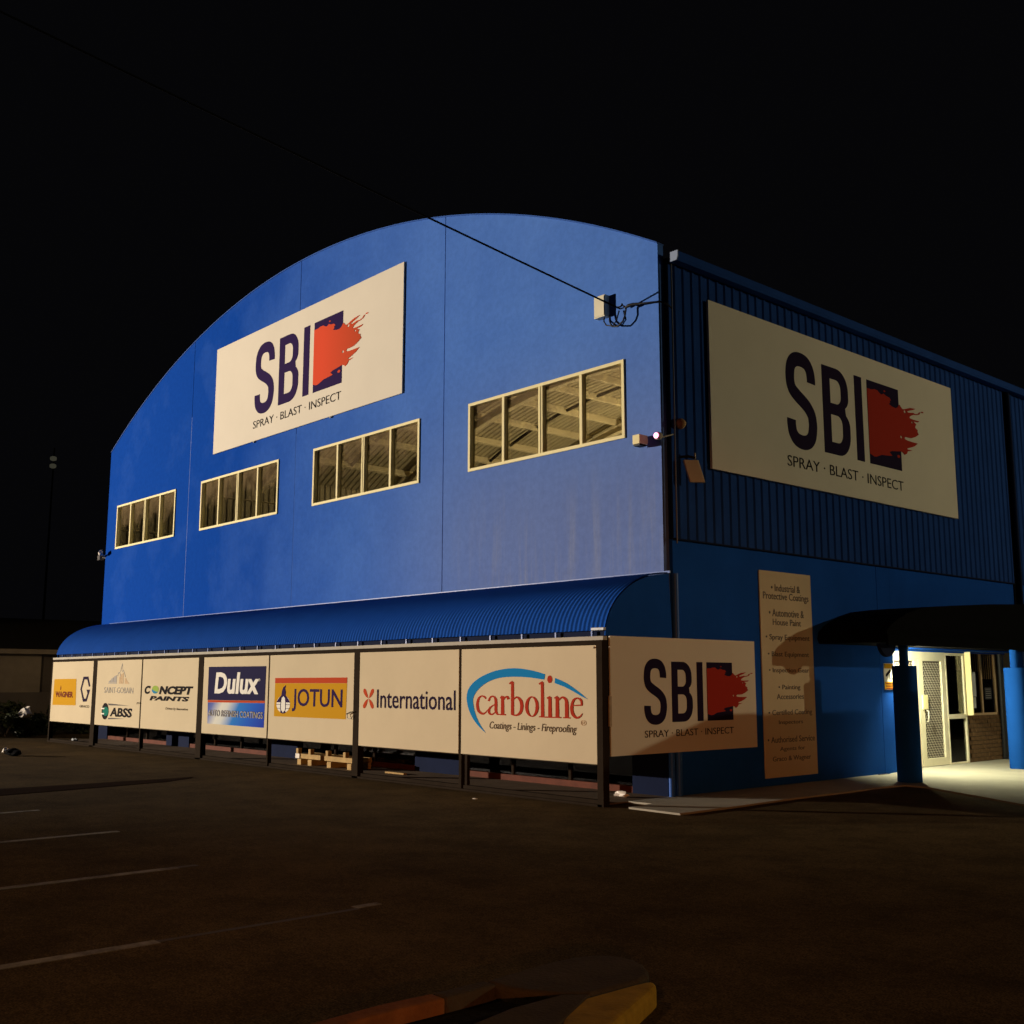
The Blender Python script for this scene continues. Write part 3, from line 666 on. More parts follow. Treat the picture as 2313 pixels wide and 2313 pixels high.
# recess for the downpipe further along
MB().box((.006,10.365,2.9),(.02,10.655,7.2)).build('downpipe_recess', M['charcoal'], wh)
MB().tube([(.07,10.51,0.05),(.07,10.51,7.2)], .045, 10).build('downpipe', M['navy'], wh)
# gutter
gp = [(.054,7.215),(.185,7.215),(.205,7.26),(.205,7.345),(.190,7.345),(.190,7.27),(.178,7.232),(.068,7.232),(.068,7.345),(.054,7.345)]
MB().prism([(q[0],q[1]) for q in gp], 'y', .123, 14.0).build('gutter', M['cladding_blue'], wh)
o = MB().prism([(.052,7.213),(.187,7.213),(.212,7.262),(.212,7.352),(.052,7.352)], 'y', .105, .122).build('gutter_end_cap', mat('pale_blue_zinc', (.26,.33,.46), .4, .5), wh)
MB().tube([(.06,.148,3.30),(.06,.148,7.20)], .010, 8).build('conduit', M['grey_pipe'], wh)
MB().tube([(.02,-.01,.02),(.02,-.01,2.0)], .042, 10).build('corner_pipe', M['trim_blue'], wh)
MB().tube([(.015,.14,.02),(.015,.14,2.9)], .045, 10).build('corner_pipe', M['trim_blue'], wh)
# roof shell: ribbed sheeting following the curve, seen from inside through the windows
def roof_shell():
    m = MB(); prof = []
    y = .12; pitch = .19; h = .035
    while y < 13.9:
        prof += [(y,0),(y+pitch-.085,0),(y+pitch-.065,h),(y+pitch-.025,h),(y+pitch-.005,0)]; y += pitch
    xs = [-19.1+19.0*k/40 for k in range(41)]; n = len(prof)
    vs = []; fs = []
    for x in xs:
        for p in prof: vs.append((x, p[0], arch(x, -.22)+p[1]))
    for i in range(40):
        for k in range(n-1): fs.append((i*n+k, i*n+k+1, (i+1)*n+k+1, (i+1)*n+k))
    return m.add(vs, fs)
roof_shell().build('roof', M['interior'], wh)
x = -17.85
for x in (-17.85,-16.62,-15.65,-14.42,-13.15,-11.9,-10.65,-9.4,-8.15,-6.9,-5.65,-4.4,-3.15,-1.9):
    z = arch(x,-.23)
    sl = math.atan2(-(x-XC), math.sqrt(RR*RR-(x-XC)**2))
    m = MB(); c, s = math.cos(sl), math.sin(sl)
    # C section purlin: web and two lips
    def loc(u, v): return (x+u*c-v*s, z+u*s+v*c)
    for poly in ([(-.004,-.20),(.004,-.20),(.004,0),(-.004,0)], [(-.07,-.20),(-.004,-.20),(-.004,-.192),(-.07,-.192)], [(-.07,-.008),(-.004,-.008),(-.004,0),(-.07,0)]):
        m.prism([loc(*q) for q in poly], 'y', .13, 13.6)
    m.build('purlin', M['purlin'], wh)
for yy in (4.4, 8.9, 13.35):
    m = MB()
    for k in range(30):
        x0 = -19.0+18.8*k/30; x1 = -19.0+18.8*(k+1)/30
        for (d0, d1, hw) in ((-.47,-.455,.09),(-.68,-.665,.09),(-.665,-.47,.006)):
            vs = [(x0,yy-hw,arch(x0,d0)),(x1,yy-hw,arch(x1,d0)),(x1,yy+hw,arch(x1,d0)),(x0,yy+hw,arch(x0,d0)),(x0,yy-hw,arch(x0,d1)),(x1,yy-hw,arch(x1,d1)),(x1,yy+hw,arch(x1,d1)),(x0,yy+hw,arch(x0,d1))]
            m.add(vs, [(3,2,1,0),(4,5,6,7),(0,1,5,4),(2,3,7,6)])
    m.build('rafter', M['purlin'], wh)
# bridging pieces between the purlins
px = (-17.85,-16.62,-15.65,-14.42,-13.15,-11.9,-10.65,-9.4)
for a, b in zip(px[:-1], px[1:]):
    for yy in (6.7, 11.1):
        MB().obox(((a+b)/2, yy, (arch(a)+arch(b))/2-.34), ((b-a)/2-.08,0,(arch(b)-arch(a))/2), (0,.035,0), (0,0,.035)).build('bridging', M['steel'], wh)
MB().box((-19.08,13.75,0),(-.15,13.85,9.85)).build('end_wall', M['cream'], wh) if False else None
ew = [(-19.05,0)] + [(-19.05+18.9*k/30, arch(-19.05+18.9*k/30,-.23)) for k in range(31)] + [(-.15,0)]
MB().prism(ew, 'y', 13.75, 13.85).build('end_wall', M['cream'], wh)
m = MB()
yy = .13
while yy < 13.6:
    m.box((-19.04,yy,0),(-19.0,yy+.05,7.4)); yy += .19
m.box((-19.14,.12,0),(-19.04,13.9,7.55)).build('end_side_wall', M['interior'], wh)
for zz in (4.2,5.4,6.6): MB().box((-18.99,.15,zz),(-18.80,13.7,zz+.012)).build('girt', M['purlin'], wh)
MB().box((-19.0,.13,2.55),(-.15,13.7,2.70)).build('upper_floor', M['dark_floor'], wh)
MB().box((-19.0,2.2,.0),(-.2,2.3,2.5)).build('shop_partition', M['dark_room'], wh)
MB().box((-19.0,.14,-.05),(-.15,2.2,.012)).build('shop_floor', M['dark_floor'], wh)

# awning: corrugated quarter-curve along the whole front
aw = thing('awning', 'long corrugated blue awning curving down over the row of sign panels', 'awning', (-9.3,-.6,2.1))
def awp(t): return (-1.29*math.sin(t), 2.03+.862*math.cos(t))     # (y,z)
m = MB()
x0a, x1a, pit = -18.62, .075, .076
nx = int((x1a-x0a)/pit*6)
ts = [R(3)+(R(84.9)-R(3))*k/14 for k in range(15)]
vs = []; fs = []
for i in range(nx+1):
    x = x0a+(x1a-x0a)*i/nx
    w = .0075*math.cos(2*math.pi*(x-x0a)/pit)
    for t in ts:
        y, z = awp(t); vs.append((x, y-w*math.sin(t), z+w*math.cos(t)))
for i in range(nx):
    for k in range(14): fs.append((i*15+k,(i+1)*15+k,(i+1)*15+k+1,i*15+k+1))
m.add(vs, fs, True)
m.build('corrugated_sheet', M['blue_metal'], aw)
for xe0, xe1 in ((-18.615,-18.60),(.050,.066)):
    pr = [(-.004,2.04)] + [(awp(t)[0]*.985, awp(t)[1]-.016) for t in [R(2)+R(86)*k/16 for k in range(17)]] + [(-1.25,2.04)]
    MB().prism(pr, 'x', xe0, xe1).build('end_panel', M['blue_side'], aw)
MB().box((-18.6,-.02,2.895),(.06,-.002,2.925)).build('flashing', M['trim_blue'], aw)
m = MB()
for k in range(29):
    xx = -18.2+.645*k
    m = MB().box((xx-.012,-1.30,2.030),(xx+.012,-1.275,2.10)); m.build('bracket', M['trim_blue'], aw)
MB().box((-18.6,-1.24,2.035),(.05,-1.20,2.10)).build('edge_beam', M['navy'], aw)
o = MB().box((-.14,-1.315,2.105),(.08,-1.272,2.14)).build('corner_flashing', mat('scuffed_zinc', (.42,.46,.5), .4, .5, var=.3, scale=20), aw); bevel(o,.006)

# ================================================================== SIGN SCREEN (security cage under the awning)
cg = thing('security_screen', 'dark steel frame of sliding gates holding the row of sign panels', 'gate', (-9.3,-1.36,0))
MB().box((-18.6,-1.375,1.982),(.125,-1.300,2.030)).build('head_channel', M['channel'], cg)
MB().box((-18.6,-1.372,1.925),(.10,-1.310,1.980)).build('top_rail', M['steel'], cg)
o = MB().box((-18.6,-1.365,0.012),(.10,-1.300,.075)); o.build('bottom_rail', M['steel'], cg)
MB().box((-18.6,-1.40,0.0),(.10,-1.366,.028)).build('floor_track', M['steel'], cg)
thick = [(-15.905,-15.68),(-10.61,-10.395),(-5.235,-5.085)]
for a, b in thick: MB().box((a,-1.40,.0),(b,-1.29,1.925)).build('post', M['steel'], cg)
MB().box((.030,-1.40,0),(.128,-1.295,1.981)).build('post', M['steel'], cg)
MB().box((-18.60,-1.39,0),(-18.53,-1.295,1.93)).build('post', M['steel'], cg)
for a, b in ((-13.25,-13.195),(-7.915,-7.875),(-2.625,-2.572)): MB().box((a,-1.385,.03),(b,-1.31,1.925)).build('mullion', M['steel'], cg)
for a, b in ((-2.525,-2.475),): MB().box((a,-1.36,.075),(b,-1.31,.49)).build('mullion', M['steel'], cg)
# bottom stiles of each gate leaf under the panels
MB().box((-18.53,-1.368,.478),(.03,-1.325,.497)).build('mid_rail', M['steel'], cg)
# gate latches
o = MB().tube([(-5.16,-1.405,1.005),(-5.25,-1.43,1.00),(-5.37,-1.43,.968)], .009, 6); o.build('latch', M['steel'], cg)
MB().tube([(-5.36,-1.43,.966),(-5.33,-1.432,.90),(-5.25,-1.43,.895),(-5.20,-1.42,.955)], .006, 6).build('latch', M['channel'], cg)
MB().tube([(-13.20,-1.40,1.01),(-13.34,-1.42,1.015),(-13.35,-1.42,.985)], .009, 6).build('latch', M['steel'], cg)
MB().box((.129,-1.30,.94),(.150,-1.26,1.31)).build('handle', mat('worn_handle', (.42,.30,.17), .5, .4, var=.3, scale=20), cg)

PZ0, PZ1 = .494, 1.920
PY = -1.395
def panel(x0, x1, label):
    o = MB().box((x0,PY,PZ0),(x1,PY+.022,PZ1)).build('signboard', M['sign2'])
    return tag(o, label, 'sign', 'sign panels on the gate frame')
PP = 'front'; PA = PY - .0005
p1 = panel(-18.506,-15.908,'cream sign panel with a yellow square beside a dark hexagon-shaped letter')
shp = lambda nm, polys, mt, par, d=.003: obj(nm, shape2d(polys, d, PP, PA-d/2, nm), M[mt], par)
shp('yellow_square', [[(-18.384,.885),(-16.868,.900),(-16.915,1.516),(-18.345,1.509)]], 'yellow_ink', p1)
text('WAGNER', (-18.215,1.075,-17.06,1.215), PP, PA-.005, M['maroon_ink'], p1, bold=.045)
shp('flame_mark', [[(-17.90,1.245),(-17.86,1.245),(-17.86,1.315),(-17.885,1.36),(-17.905,1.315)]], 'maroon_ink', p1, .0065)
shp('hexagon_mark', [[(-16.48,1.565),(-16.18,1.568),(-16.03,1.340),(-16.12,1.336),(-16.235,1.500),(-16.41,1.500),(-16.535,1.278),(-16.37,1.062),(-16.265,1.062),(-16.18,1.185),(-16.25,1.268),(-16.034,1.270),(-16.07,1.205),(-16.205,.997),(-16.425,.990),(-16.625,1.278)]], 'navy_ink', p1)
text('GRACO', (-16.62,.858,-16.03,.915), PP, PA-.003, M['brown_ink'], p1, bold=.02)
p2 = panel(-15.676,-13.253,'cream sign panel with grey skyline emblem above dark wheel emblem')
sky_ = []
for (a, b, zt, mt) in ((-14.98,-14.86,1.46,'pale_grey_ink'),(-14.84,-14.72,1.515,'pale_grey_ink'),(-14.70,-14.54,1.565,'pale_grey_ink')):
    shp('skyline_bar', [[(a,1.43),(b,1.43),(b,zt+.03),(a,zt)]], mt, p2)
shp('skyline_bar', [[(-15.01,1.408),(-14.52,1.408),(-14.52,1.422),(-14.98,1.422)]], 'pale_grey_ink', p2)
strips([stroke_poly([(-14.50,1.58),(-14.46,1.64),(-14.42,1.65),(-14.37,1.62),(-14.34,1.56)], .02), stroke_poly([(-14.36,1.67),(-14.33,1.74),(-14.275,1.845)], .018), stroke_poly([(-14.275,1.845),(-14.255,1.74),(-14.245,1.66)], .018), stroke_poly([(-14.22,1.70),(-14.17,1.665),(-14.11,1.60),(-14.08,1.55)], .02)], PP, PA, 'skyline_arch', M['pale_grey_ink'], p2)
for (a, b, zt) in ((-14.41,-14.35,1.56),(-14.33,-14.26,1.62),(-14.235,-14.18,1.64),(-14.10,-14.03,1.53)):
    shp('skyline_bar', [[(a,1.41),(b,1.41),(b,zt),(a,zt)]], 'tan_ink', p2)
shp('skyline_bar', [[(-14.03,1.408),(-13.85,1.408),(-13.90,1.43),(-14.01,1.50)]], 'tan_ink', p2)
text('SAINT-GOBAIN', (-15.20,1.205,-13.63,1.330), PP, PA-.003, M['pale_grey_ink'], p2, bold=-.008)
shp('wheel_emblem', [ellipse(-15.09,.803,.195,.182)], 'black_ink', p2)
shp('wheel_hub', [ellipse(-15.06,.80,.165,.10)], 'green_ink', p2, .006)
for dz in (.06,-.055): shp('wheel_slot', [[(-15.31,.80+dz-.014),(-15.13,.80+dz-.014),(-15.13,.80+dz+.014),(-15.31,.80+dz+.014)]], 'white_ink', p2, .008)
text('ABSS', (-14.82,.695,-13.63,.892), PP, PA-.003, M['black_ink'], p2, bold=.035, shear=.12)
shp('speed_streak', [[(-14.95,.975),(-14.70,.972),(-13.79,.942),(-14.90,.935)]], 'grey_ink', p2)
shp('speed_streak', [[(-14.90,.662),(-14.70,.668),(-14.0,.664),(-14.90,.632)]], 'grey_ink', p2)
p3 = panel(-13.190,-10.617,'cream sign panel with slanted black lettering whose O is a green and blue globe')
text('C', (-13.05,1.203,-12.76,1.373), PP, PA-.003, M['black_ink'], p3, bold=.05, shear=.2)
text('NCEPT', (-12.345,1.203,-10.80,1.370), PP, PA-.003, M['black_ink'], p3, bold=.05, shear=.2)
shp('globe', [ellipse(-12.53,1.294,.165,.083)], 'globe', p3)
shp('globe_sea', [[(-12.69,1.30),(-12.60,1.275),(-12.50,1.255),(-12.40,1.25),(-12.43,1.235),(-12.53,1.214),(-12.62,1.225),(-12.68,1.262)]], 'globe_blue', p3, .006)
text('PAINTS', (-12.785,1.073,-10.96,1.166), PP, PA-.003, M['black_ink'], p3, bold=.05, shear=.2)
text('Driven by Innovation', (-12.00,.888,-11.0,.948), PP, PA-.003, M['brown_ink'], p3, shear=.2)
p4 = panel(-10.388,-7.919,'cream sign panel with large white lettering on a navy square above a blue flash')
shp('navy_square', [[(-10.183,1.118),(-8.010,1.132),(-7.998,1.735),(-10.183,1.741)]], 'dulux_navy', p4)
shp('red_stripe', [[(-10.168,1.075),(-8.007,1.094),(-8.009,1.130),(-10.17,1.115)]], 'stripe_red', p4)
shp('blue_flash', [[(-10.15,.68),(-8.017,.668),(-8.007,1.092),(-10.167,1.072)]], 'flash', p4, .0025)
text('Dulux', (-9.91,1.238,-8.22,1.633), PP, PA-.005, M['white_ink'], p4, bold=.035, shear=.1)
text('®', (-8.27,1.47,-8.19,1.52), PP, PA-.005, M['white_ink'], p4)
text('AUTO REFINISH COATINGS', (-10.135,.82,-8.06,.935), PP, PA-.0055, M['pale_grey_ink'], p4, bold=.012)
text('AUTO REFINISH COATINGS', (-10.12,.826,-8.05,.941), PP, PA-.003, M['dulux_navy'], p4, bold=.02)
p5 = panel(-7.871,-5.240,'cream sign panel with a yellow block topped by a red stripe and a penguin emblem')
shp('red_stripe', [[(-7.672,1.440),(-5.428,1.446),(-5.426,1.535),(-7.676,1.528)]], 'stripe_red', p5)
shp('yellow_block', [[(-7.679,.875),(-5.445,.883),(-5.428,1.444),(-7.672,1.438)]], 'yellow_ink', p5, .0025)
text('JOTUN', (-7.085,.972,-5.548,1.350), PP, PA-.004, M['purple_ink'], p5, bold=.012)
shp('penguin_emblem', [ellipse(-7.375,1.085,.225,.145), ], 'white_ink', p5, .005)
shp('penguin_head', [[(-7.60,1.115),(-7.52,1.185),(-7.44,1.235),(-7.425,1.31),(-7.38,1.375),(-7.30,1.405),(-7.325,1.35),(-7.30,1.30),(-7.305,1.235),(-7.22,1.18),(-7.15,1.115),(-7.30,1.118),(-7.32,1.19),(-7.375,1.22),(-7.43,1.19),(-7.45,1.118)]], 'purple_ink', p5, .008)
shp('globe_line', [[(-7.60,1.075),(-7.45,1.075),(-7.45,1.083),(-7.60,1.083)]], 'purple_ink', p5, .0078)
shp('globe_line', [[(-7.30,1.075),(-7.15,1.075),(-7.15,1.083),(-7.30,1.083)]], 'purple_ink', p5, .0078)
shp('globe_line', [[(-7.58,1.01),(-7.45,1.01),(-7.45,1.018),(-7.58,1.018)]], 'purple_ink', p5, .0078)
shp('globe_line', [[(-7.30,1.01),(-7.17,1.01),(-7.17,1.018),(-7.30,1.018)]], 'purple_ink', p5, .0078)
strips([stroke_poly([(-7.45,1.19),(-7.455,1.0),(-7.40,.955)], .016), stroke_poly([(-7.30,1.19),(-7.295,1.0),(-7.35,.955)], .016), stroke_poly([(-7.46,.955),(-7.375,.938),(-7.29,.955)], .02)], PP, PA-.005, 'penguin_outline', M['purple_ink'], p5)
p6 = panel(-5.081,-2.628,'cream sign panel with a red four-petal mark before long dark lettering')
petal = [(0,0),(.055,.018),(.10,.055),(.135,.098),(.132,.135),(.10,.146),(.062,.125),(.028,.07)]
pcx, pcz = -4.826, 1.213
for sx_, sz_ in ((1,1),(-1,1),(1,-1),(-1,-1)):
    shp('petal', [[(pcx+sx_*(u+.008), pcz+sz_*(v+.006)) for u, v in petal]], 'stripe_red', p6)
text('International', (-4.598,1.076,-2.695,1.354), PP, PA-.003, M['navy_ink'], p6, bold=.004)
p7 = panel(-2.568,.026,'cream sign panel with a blue swoosh over red serif lettering, nearest the corner')
arc1 = [(-0.877,1.571),(-0.996,1.597),(-1.156,1.625),(-1.32,1.644),(-1.486,1.652),(-1.655,1.644),(-1.827,1.623),(-2.002,1.584),(-2.179,1.527),(-2.323,1.452),(-2.414,1.371),(-2.449,1.278),(-2.439,1.186),(-2.402,1.095),(-2.328,0.993),(-2.228,0.905),(-2.12,0.835),(-2.041,0.793),(-2.121,0.863),(-2.201,0.951),(-2.265,1.052),(-2.302,1.154),(-2.312,1.234),(-2.276,1.303),(-2.196,1.373),(-2.089,1.436),(-1.948,1.487),(-1.792,1.521),(-1.621,1.537),(-1.452,1.54),(-1.287,1.536),(-1.124,1.526),(-0.996,1.513),(-0.893,1.502)]
def smooth(poly, sharp=()):
    n = len(poly); out = []
    for i in range(n):
        p0, p1, p2, p3 = (Vector(poly[(i+k-1) % n]) for k in range(4))
        if i in sharp or (i+1) % n in sharp: out.append(tuple(p1)); continue
        for k in range(3):
            t = k/3
            q = .5*((2*p1)+(p2-p0)*t+(2*p0-5*p1+4*p2-p3)*t*t+(3*p1-p0-3*p2+p3)*t**3); out.append(tuple(q))
    return out
shp('swoosh', [smooth(arc1, (0,17,33))], 'sky_ink', p7)
shp('swoosh', [[(-0.693,1.523),(-0.591,1.496),(-0.47,1.453),(-0.351,1.396),(-0.234,1.334),(-0.119,1.264),(-0.234,1.303),(-0.381,1.364),(-0.531,1.416),(-0.702,1.46)]], 'sky_ink', p7)
strips(CARB, PP, PA, 'lettering', M['red_ink'], p7)
shp('letter_dot', [ellipse(-.791,1.508,.046,.048)], 'red_ink', p7)
text('Coatings - Linings - Fireproofing', (-1.962,.824,-.315,.950), PP, PA-.003, M['brown_ink'], p7, shear=.22)
text('®', (-.245,.945,-.15,1.015), PP, PA-.003, M['tan_ink'], p7)
MB().tube([(-.02,PY-.004,1.885),(.012,PY-.02,1.90)], .008, 6).build('fixing_clip', M['channel'], p7)

# ================================================================== LOGO SIGNS
S_pts = [(.690,1.055),(.690,1.14),(.655,1.27),(.56,1.365),(.40,1.395),(.245,1.365),(.147,1.27),(.1125,1.13),(.115,1.0),(.165,.885),(.29,.80),(.42,.735),(.56,.655),(.665,.545),(.695,.43),(.695,.33),(.655,.185),(.555,.095),(.405,.065),(.245,.095),(.147,.185),(.113,.31),(.113,.40)]
def B_polys():
    def arcp(cx, cy, rx, ry, a0, a1, n=8): return [(cx+rx*math.cos(R(a0+(a1-a0)*k/n)), cy+ry*math.sin(R(a0+(a1-a0)*k/n))) for k in range(n+1)]
    out = [(0,0),(0,1.445)] + arcp(.42,1.105,.34,.34,90,0) + arcp(.46,.98,.30,.22,0,-50) + arcp(.44,.50,.345,.26,48,0) + arcp(.44,.36,.345,.36,0,-90)
    h1 = [(.225,.845)] + arcp(.40,.985,.14,.14,-90,0) + arcp(.40,1.10,.14,.15,0,90) + [(.225,1.25)]
    h2 = [(.225,.20)] + arcp(.41,.36,.15,.16,-90,0) + arcp(.41,.50,.15,.155,0,90) + [(.225,.655)]
    off = 1.005
    return [[(u+off,v) for u,v in p] for p in (out,h1,h2)]
SPL = [(-8.992,8.424),(-8.843,8.425),(-8.755,8.446),(-8.654,8.443),(-8.589,8.405),(-8.526,8.39),(-8.452,8.421),(-8.364,8.392),(-8.265,8.384),(-8.214,8.341),(-8.263,8.325),(-8.249,8.294),(-8.297,8.264),(-8.185,8.236),(-8.064,8.227),(-7.993,8.258),(-7.958,8.298),(-7.923,8.317),(-7.886,8.28),(-7.837,8.25),(-7.778,8.257),(-7.684,8.285),(-7.568,8.317),(-7.365,8.333),(-7.474,8.293),(-7.566,8.269),(-7.671,8.24),(-7.646,8.221),(-7.565,8.228),(-7.472,8.245),(-7.38,8.235),(-7.288,8.253),(-7.244,8.289),(-7.194,8.296),(-7.243,8.248),(-7.333,8.224),(-7.448,8.212),(-7.517,8.188),(-7.597,8.154),(-7.596,8.126),(-7.514,8.12),(-7.375,8.12),(-7.256,8.124),(-7.305,8.096),(-7.42,8.09),(-7.466,8.088),(-7.368,8.043),(-7.406,8.019),(-7.42,7.982),(-7.334,7.948),(-7.344,7.917),(-7.304,7.871),(-7.432,7.81),(-7.57,7.768),(-7.686,7.761),(-7.78,7.762),(-7.815,7.736),(-7.79,7.714),(-7.707,7.705),(-7.544,7.701),(-7.354,7.702),(-7.472,7.637),(-7.609,7.594),(-7.737,7.562),(-7.724,7.542),(-7.561,7.546),(-7.653,7.523),(-7.723,7.512),(-7.756,7.465),(-7.837,7.431),(-7.886,7.463),(-7.946,7.479),(-8.101,7.458),(-8.27,7.44),(-8.355,7.41),(-8.267,7.356),(-8.388,7.341),(-8.611,7.325),(-8.784,7.27),(-8.859,7.264),(-8.992,7.297)]
SPOTS = [(-7.757,8.217,.036,.027),(-7.518,8.06,.026,.018),(-7.927,7.737,.034,.024)]
DOTS = [(-7.131,8.307,.045,.012),(-8.42,8.47,.03,.016),(-8.05,7.375,.05,.028)]
def logo(sign, plane, at, u0, v0, s, splash, tagbox):
    """letters S B I, dark square, red paint splash and the tag line; u0,v0 = lower left of the letters, s = scale"""
    T = lambda pl: [(u0+s*u, v0+s*v) for u, v in pl]
    sg = 1 if plane == 'side' else -1
    L, Rr = stroke_poly(S_pts, .228, 5)
    strips([(T(L), T(Rr))], plane, at, 'letter', M['navy_ink'] if plane == 'side' else M['purple_ink'], sign, .0035)
    ink = M['navy_ink'] if plane == 'side' else M['purple_ink']
    def sh(nm, polys, m_, d): return obj(nm, shape2d(polys, d, plane, at+sg*d/2, nm), m_, sign)
    sh('letter', [T(p) for p in B_polys()], ink, .0035)
    sh('letter', [T(rect(1.97,0,2.20,1.445))], ink, .0035)
    sh('logo_square', [T(rect(2.365,0,3.405,1.445))], ink, .0035)
    loc_ = lambda p: ((p[0]+11.357), (p[1]-7.130))
    holes = [T([loc_(q) for q in ellipse(cx,cy,rx,ry,10)]) for cx,cy,rx,ry in SPOTS]
    sh('paint_splash', [T([loc_(q) for q in SPL])] + holes, splash, .007)
    for cx,cy,rx,ry in DOTS: sh('paint_drop', [T([loc_(q) for q in ellipse(cx,cy,rx,ry,10)])], splash, .0068)
    text('SPRAY · BLAST · INSPECT', tagbox, plane, at+sg*.003, M['black_ink'], sign, bold=-.004, name='tagline')
fs = tag(MB().box((-13.17,-.034,6.52),(-5.965,-.001,8.965)).build('signboard', M['sign']), 'wide pale logo sign mounted high on the front wall above the windows', 'sign')
fs['label'] = 'wide pale logo sign mounted high on the front wall above the windows'
bevel(fs, .006, 1)
# the board stands 0.105 proud of the wall
logo(fs, 'front', -.0345, -11.325, 7.112, .997, M['splash_front'], (-11.345,6.79,-7.94,6.955))
for xx in (-11.3,-8.3): MB().box((xx-.02,-.04,6.49),(xx+.02,-.002,6.519)).build('fixing_clip', M['channel'], fs)
s1 = tag(MB().box((.068,-1.215,.582),(.090,1.745,2.038)).build('signboard', M['sign']), 'smaller logo sign at the corner beside the end of the gate frame', 'sign')
logo(s1, 'side', .0905, -.600, .965, .533, M['splash_side'], (-.600,.785,1.215,.872))
s3 = tag(MB().box((.046,.918,4.411),(.085,8.092,6.861)).build('signboard', M['sign']), 'large logo sign on the corrugated part of the side wall', 'sign')
logo(s3, 'side', .0855, 2.775, 5.045, .990, M['splash_side'], (2.74,4.695,6.165,4.862))
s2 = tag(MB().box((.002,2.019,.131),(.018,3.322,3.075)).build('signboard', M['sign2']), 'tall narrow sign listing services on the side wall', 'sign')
for s_, a, z0, b, z1 in LIST: text(s_, (a, z0, b, z1), 'side', .0205, M['grey_ink'], s2, bold=.004)
wsn = tag(MB().box((.002,5.352,1.345),(.010,5.652,1.772)).build('warning_sign', M['white_ink']), 'small yellow and white camera warning sign beside the entrance', 'sign')
sw = lambda nm, polys, mt, d=.003: obj(nm, shape2d(polys, d, 'side', .0105+d/2, nm), M[mt], wsn)
sw('yellow_band', [rect(5.36,1.69,5.645,1.766)], 'yellow_ink')
sw('yellow_band', [rect(5.36,1.351,5.645,1.475)], 'yellow_ink')
sw('camera_symbol', [[(5.40,1.575),(5.42,1.555),(5.55,1.625),(5.57,1.665),(5.53,1.672),(5.41,1.60)]], 'black_ink')
sw('camera_symbol', [[(5.52,1.60),(5.535,1.60),(5.535,1.528),(5.63,1.528),(5.63,1.520),(5.52,1.520)]], 'black_ink')
for z in (1.445,1.405,1.368): sw('lettering', [rect(5.39,z-.010,5.61,z+.010)], 'maroon_ink', .005)

# ================================================================== ENTRANCE
cp = thing('entrance_canopy', 'dark arched canopy on round blue columns over the side entrance', 'canopy', (.6,6.4,0))
prof = [(3.50,2.045),(3.46,2.12),(3.50,2.22),(3.62,2.30),(3.78,2.375),(4.08,2.48),(4.44,2.56),(5.0,2.62),(5.45,2.655),(6.8,2.74),(8.1,2.80),(9.5,2.83),(12,2.80),(13.6,2.66),(13.9,2.045)]
MB().prism(prof, 'x', .01, 1.15).build('canopy_roof', M['charcoal'], cp)
MB().box((1.152,3.45,2.005),(1.185,13.9,2.15)).build('fascia', M['charcoal'], cp)
def column(cx, cy):
    m = MB().lathe((cx,cy,0), [(.176,.022),(.176,1.70),(.170,1.712)], 28)
    m.build('column_sleeve', M['column_blue'], cp)
    MB().lathe((cx,cy,0), [(.066,1.70),(.066,2.03)], 16).build('column', M['column_blue'], cp)
column(.98,4.23); column(.98,7.95)
def gusset(y0, y1):
    n = 10
    pl = [(y1,2.028),(y0,2.028)] + [(y0+(y1-y0)*k/n, 2.028-.19*math.sin(math.pi*min(1,(k/n)*1.0))**.6) for k in range(1,n)]
    MB().prism(pl, 'x', .95, 1.01).build('gusset', M['navy'], cp)
gusset(3.52,3.98); gusset(8.87,9.3)
# lit batten under the canopy
lt = thing('bulkhead_light', 'small round light under the canopy hidden behind the first column', 'light', (.16,5.73,2.0))
MB().lathe((.16,5.73,1.985), [(.07,.0),(.085,.02),(.085,.058)], 18).build('housing', M['channel'], lt)
MB().lathe((.16,5.73,1.955), [(.02,.0),(.055,.008),(.065,.028)], 18).build('lens', M['tube_light'], lt)
ld = bpy.data.lights.new('bulkhead_glow', 'AREA'); ld.shape = 'DISK'; ld.size = .13; ld.energy = 240; ld.color = (1.0, .97, .66)
lo = bpy.data.objects.new('bulkhead_glow', ld); link(lo); lo.location = (.16,5.73,1.945); lo.rotation_euler = Vector((.50,.62,-.60)).to_track_quat('-Z','Y').to_euler(); adopt(lo, lt)

DX = -.25
en = thing('shop_entrance', 'recessed entrance with cream framed security door and windows beside brickwork', 'entrance', (DX,7.9,0))
MB().box((DX-.06,5.69,1.992),(DX+.02,10.3,2.020)).build('header', M['blue_side'], en)
MB().box((DX-.06,5.69,.022),(-.145,5.71,1.99)).build('jamb', M['cream'], en)
MB().box((DX-.05,5.70,1.87),(DX+.03,7.875,1.990)).build('door_head', M['cream'], en)
def mesh_panel(y0, y1, z0, z1, parent):
    """security mesh: staggered rows of short slanting strands"""
    m = MB(); x = DX+.014; r = 0; z = z0+.02
    while z < z1-.03:
        y = y0+.02+(.029 if r % 2 else 0)
        while y < y1-.045:
            m.add([(x,y,z),(x,y+.012,z-.010),(x+.004,y+.046,z+.020),(x+.004,y+.034,z+.030)], [(0,1,2,3)])
            y += .058
        z += .041; r += 1
    return tag(m.build('security_mesh', M['mesh_alu'], parent), kind='stuff')
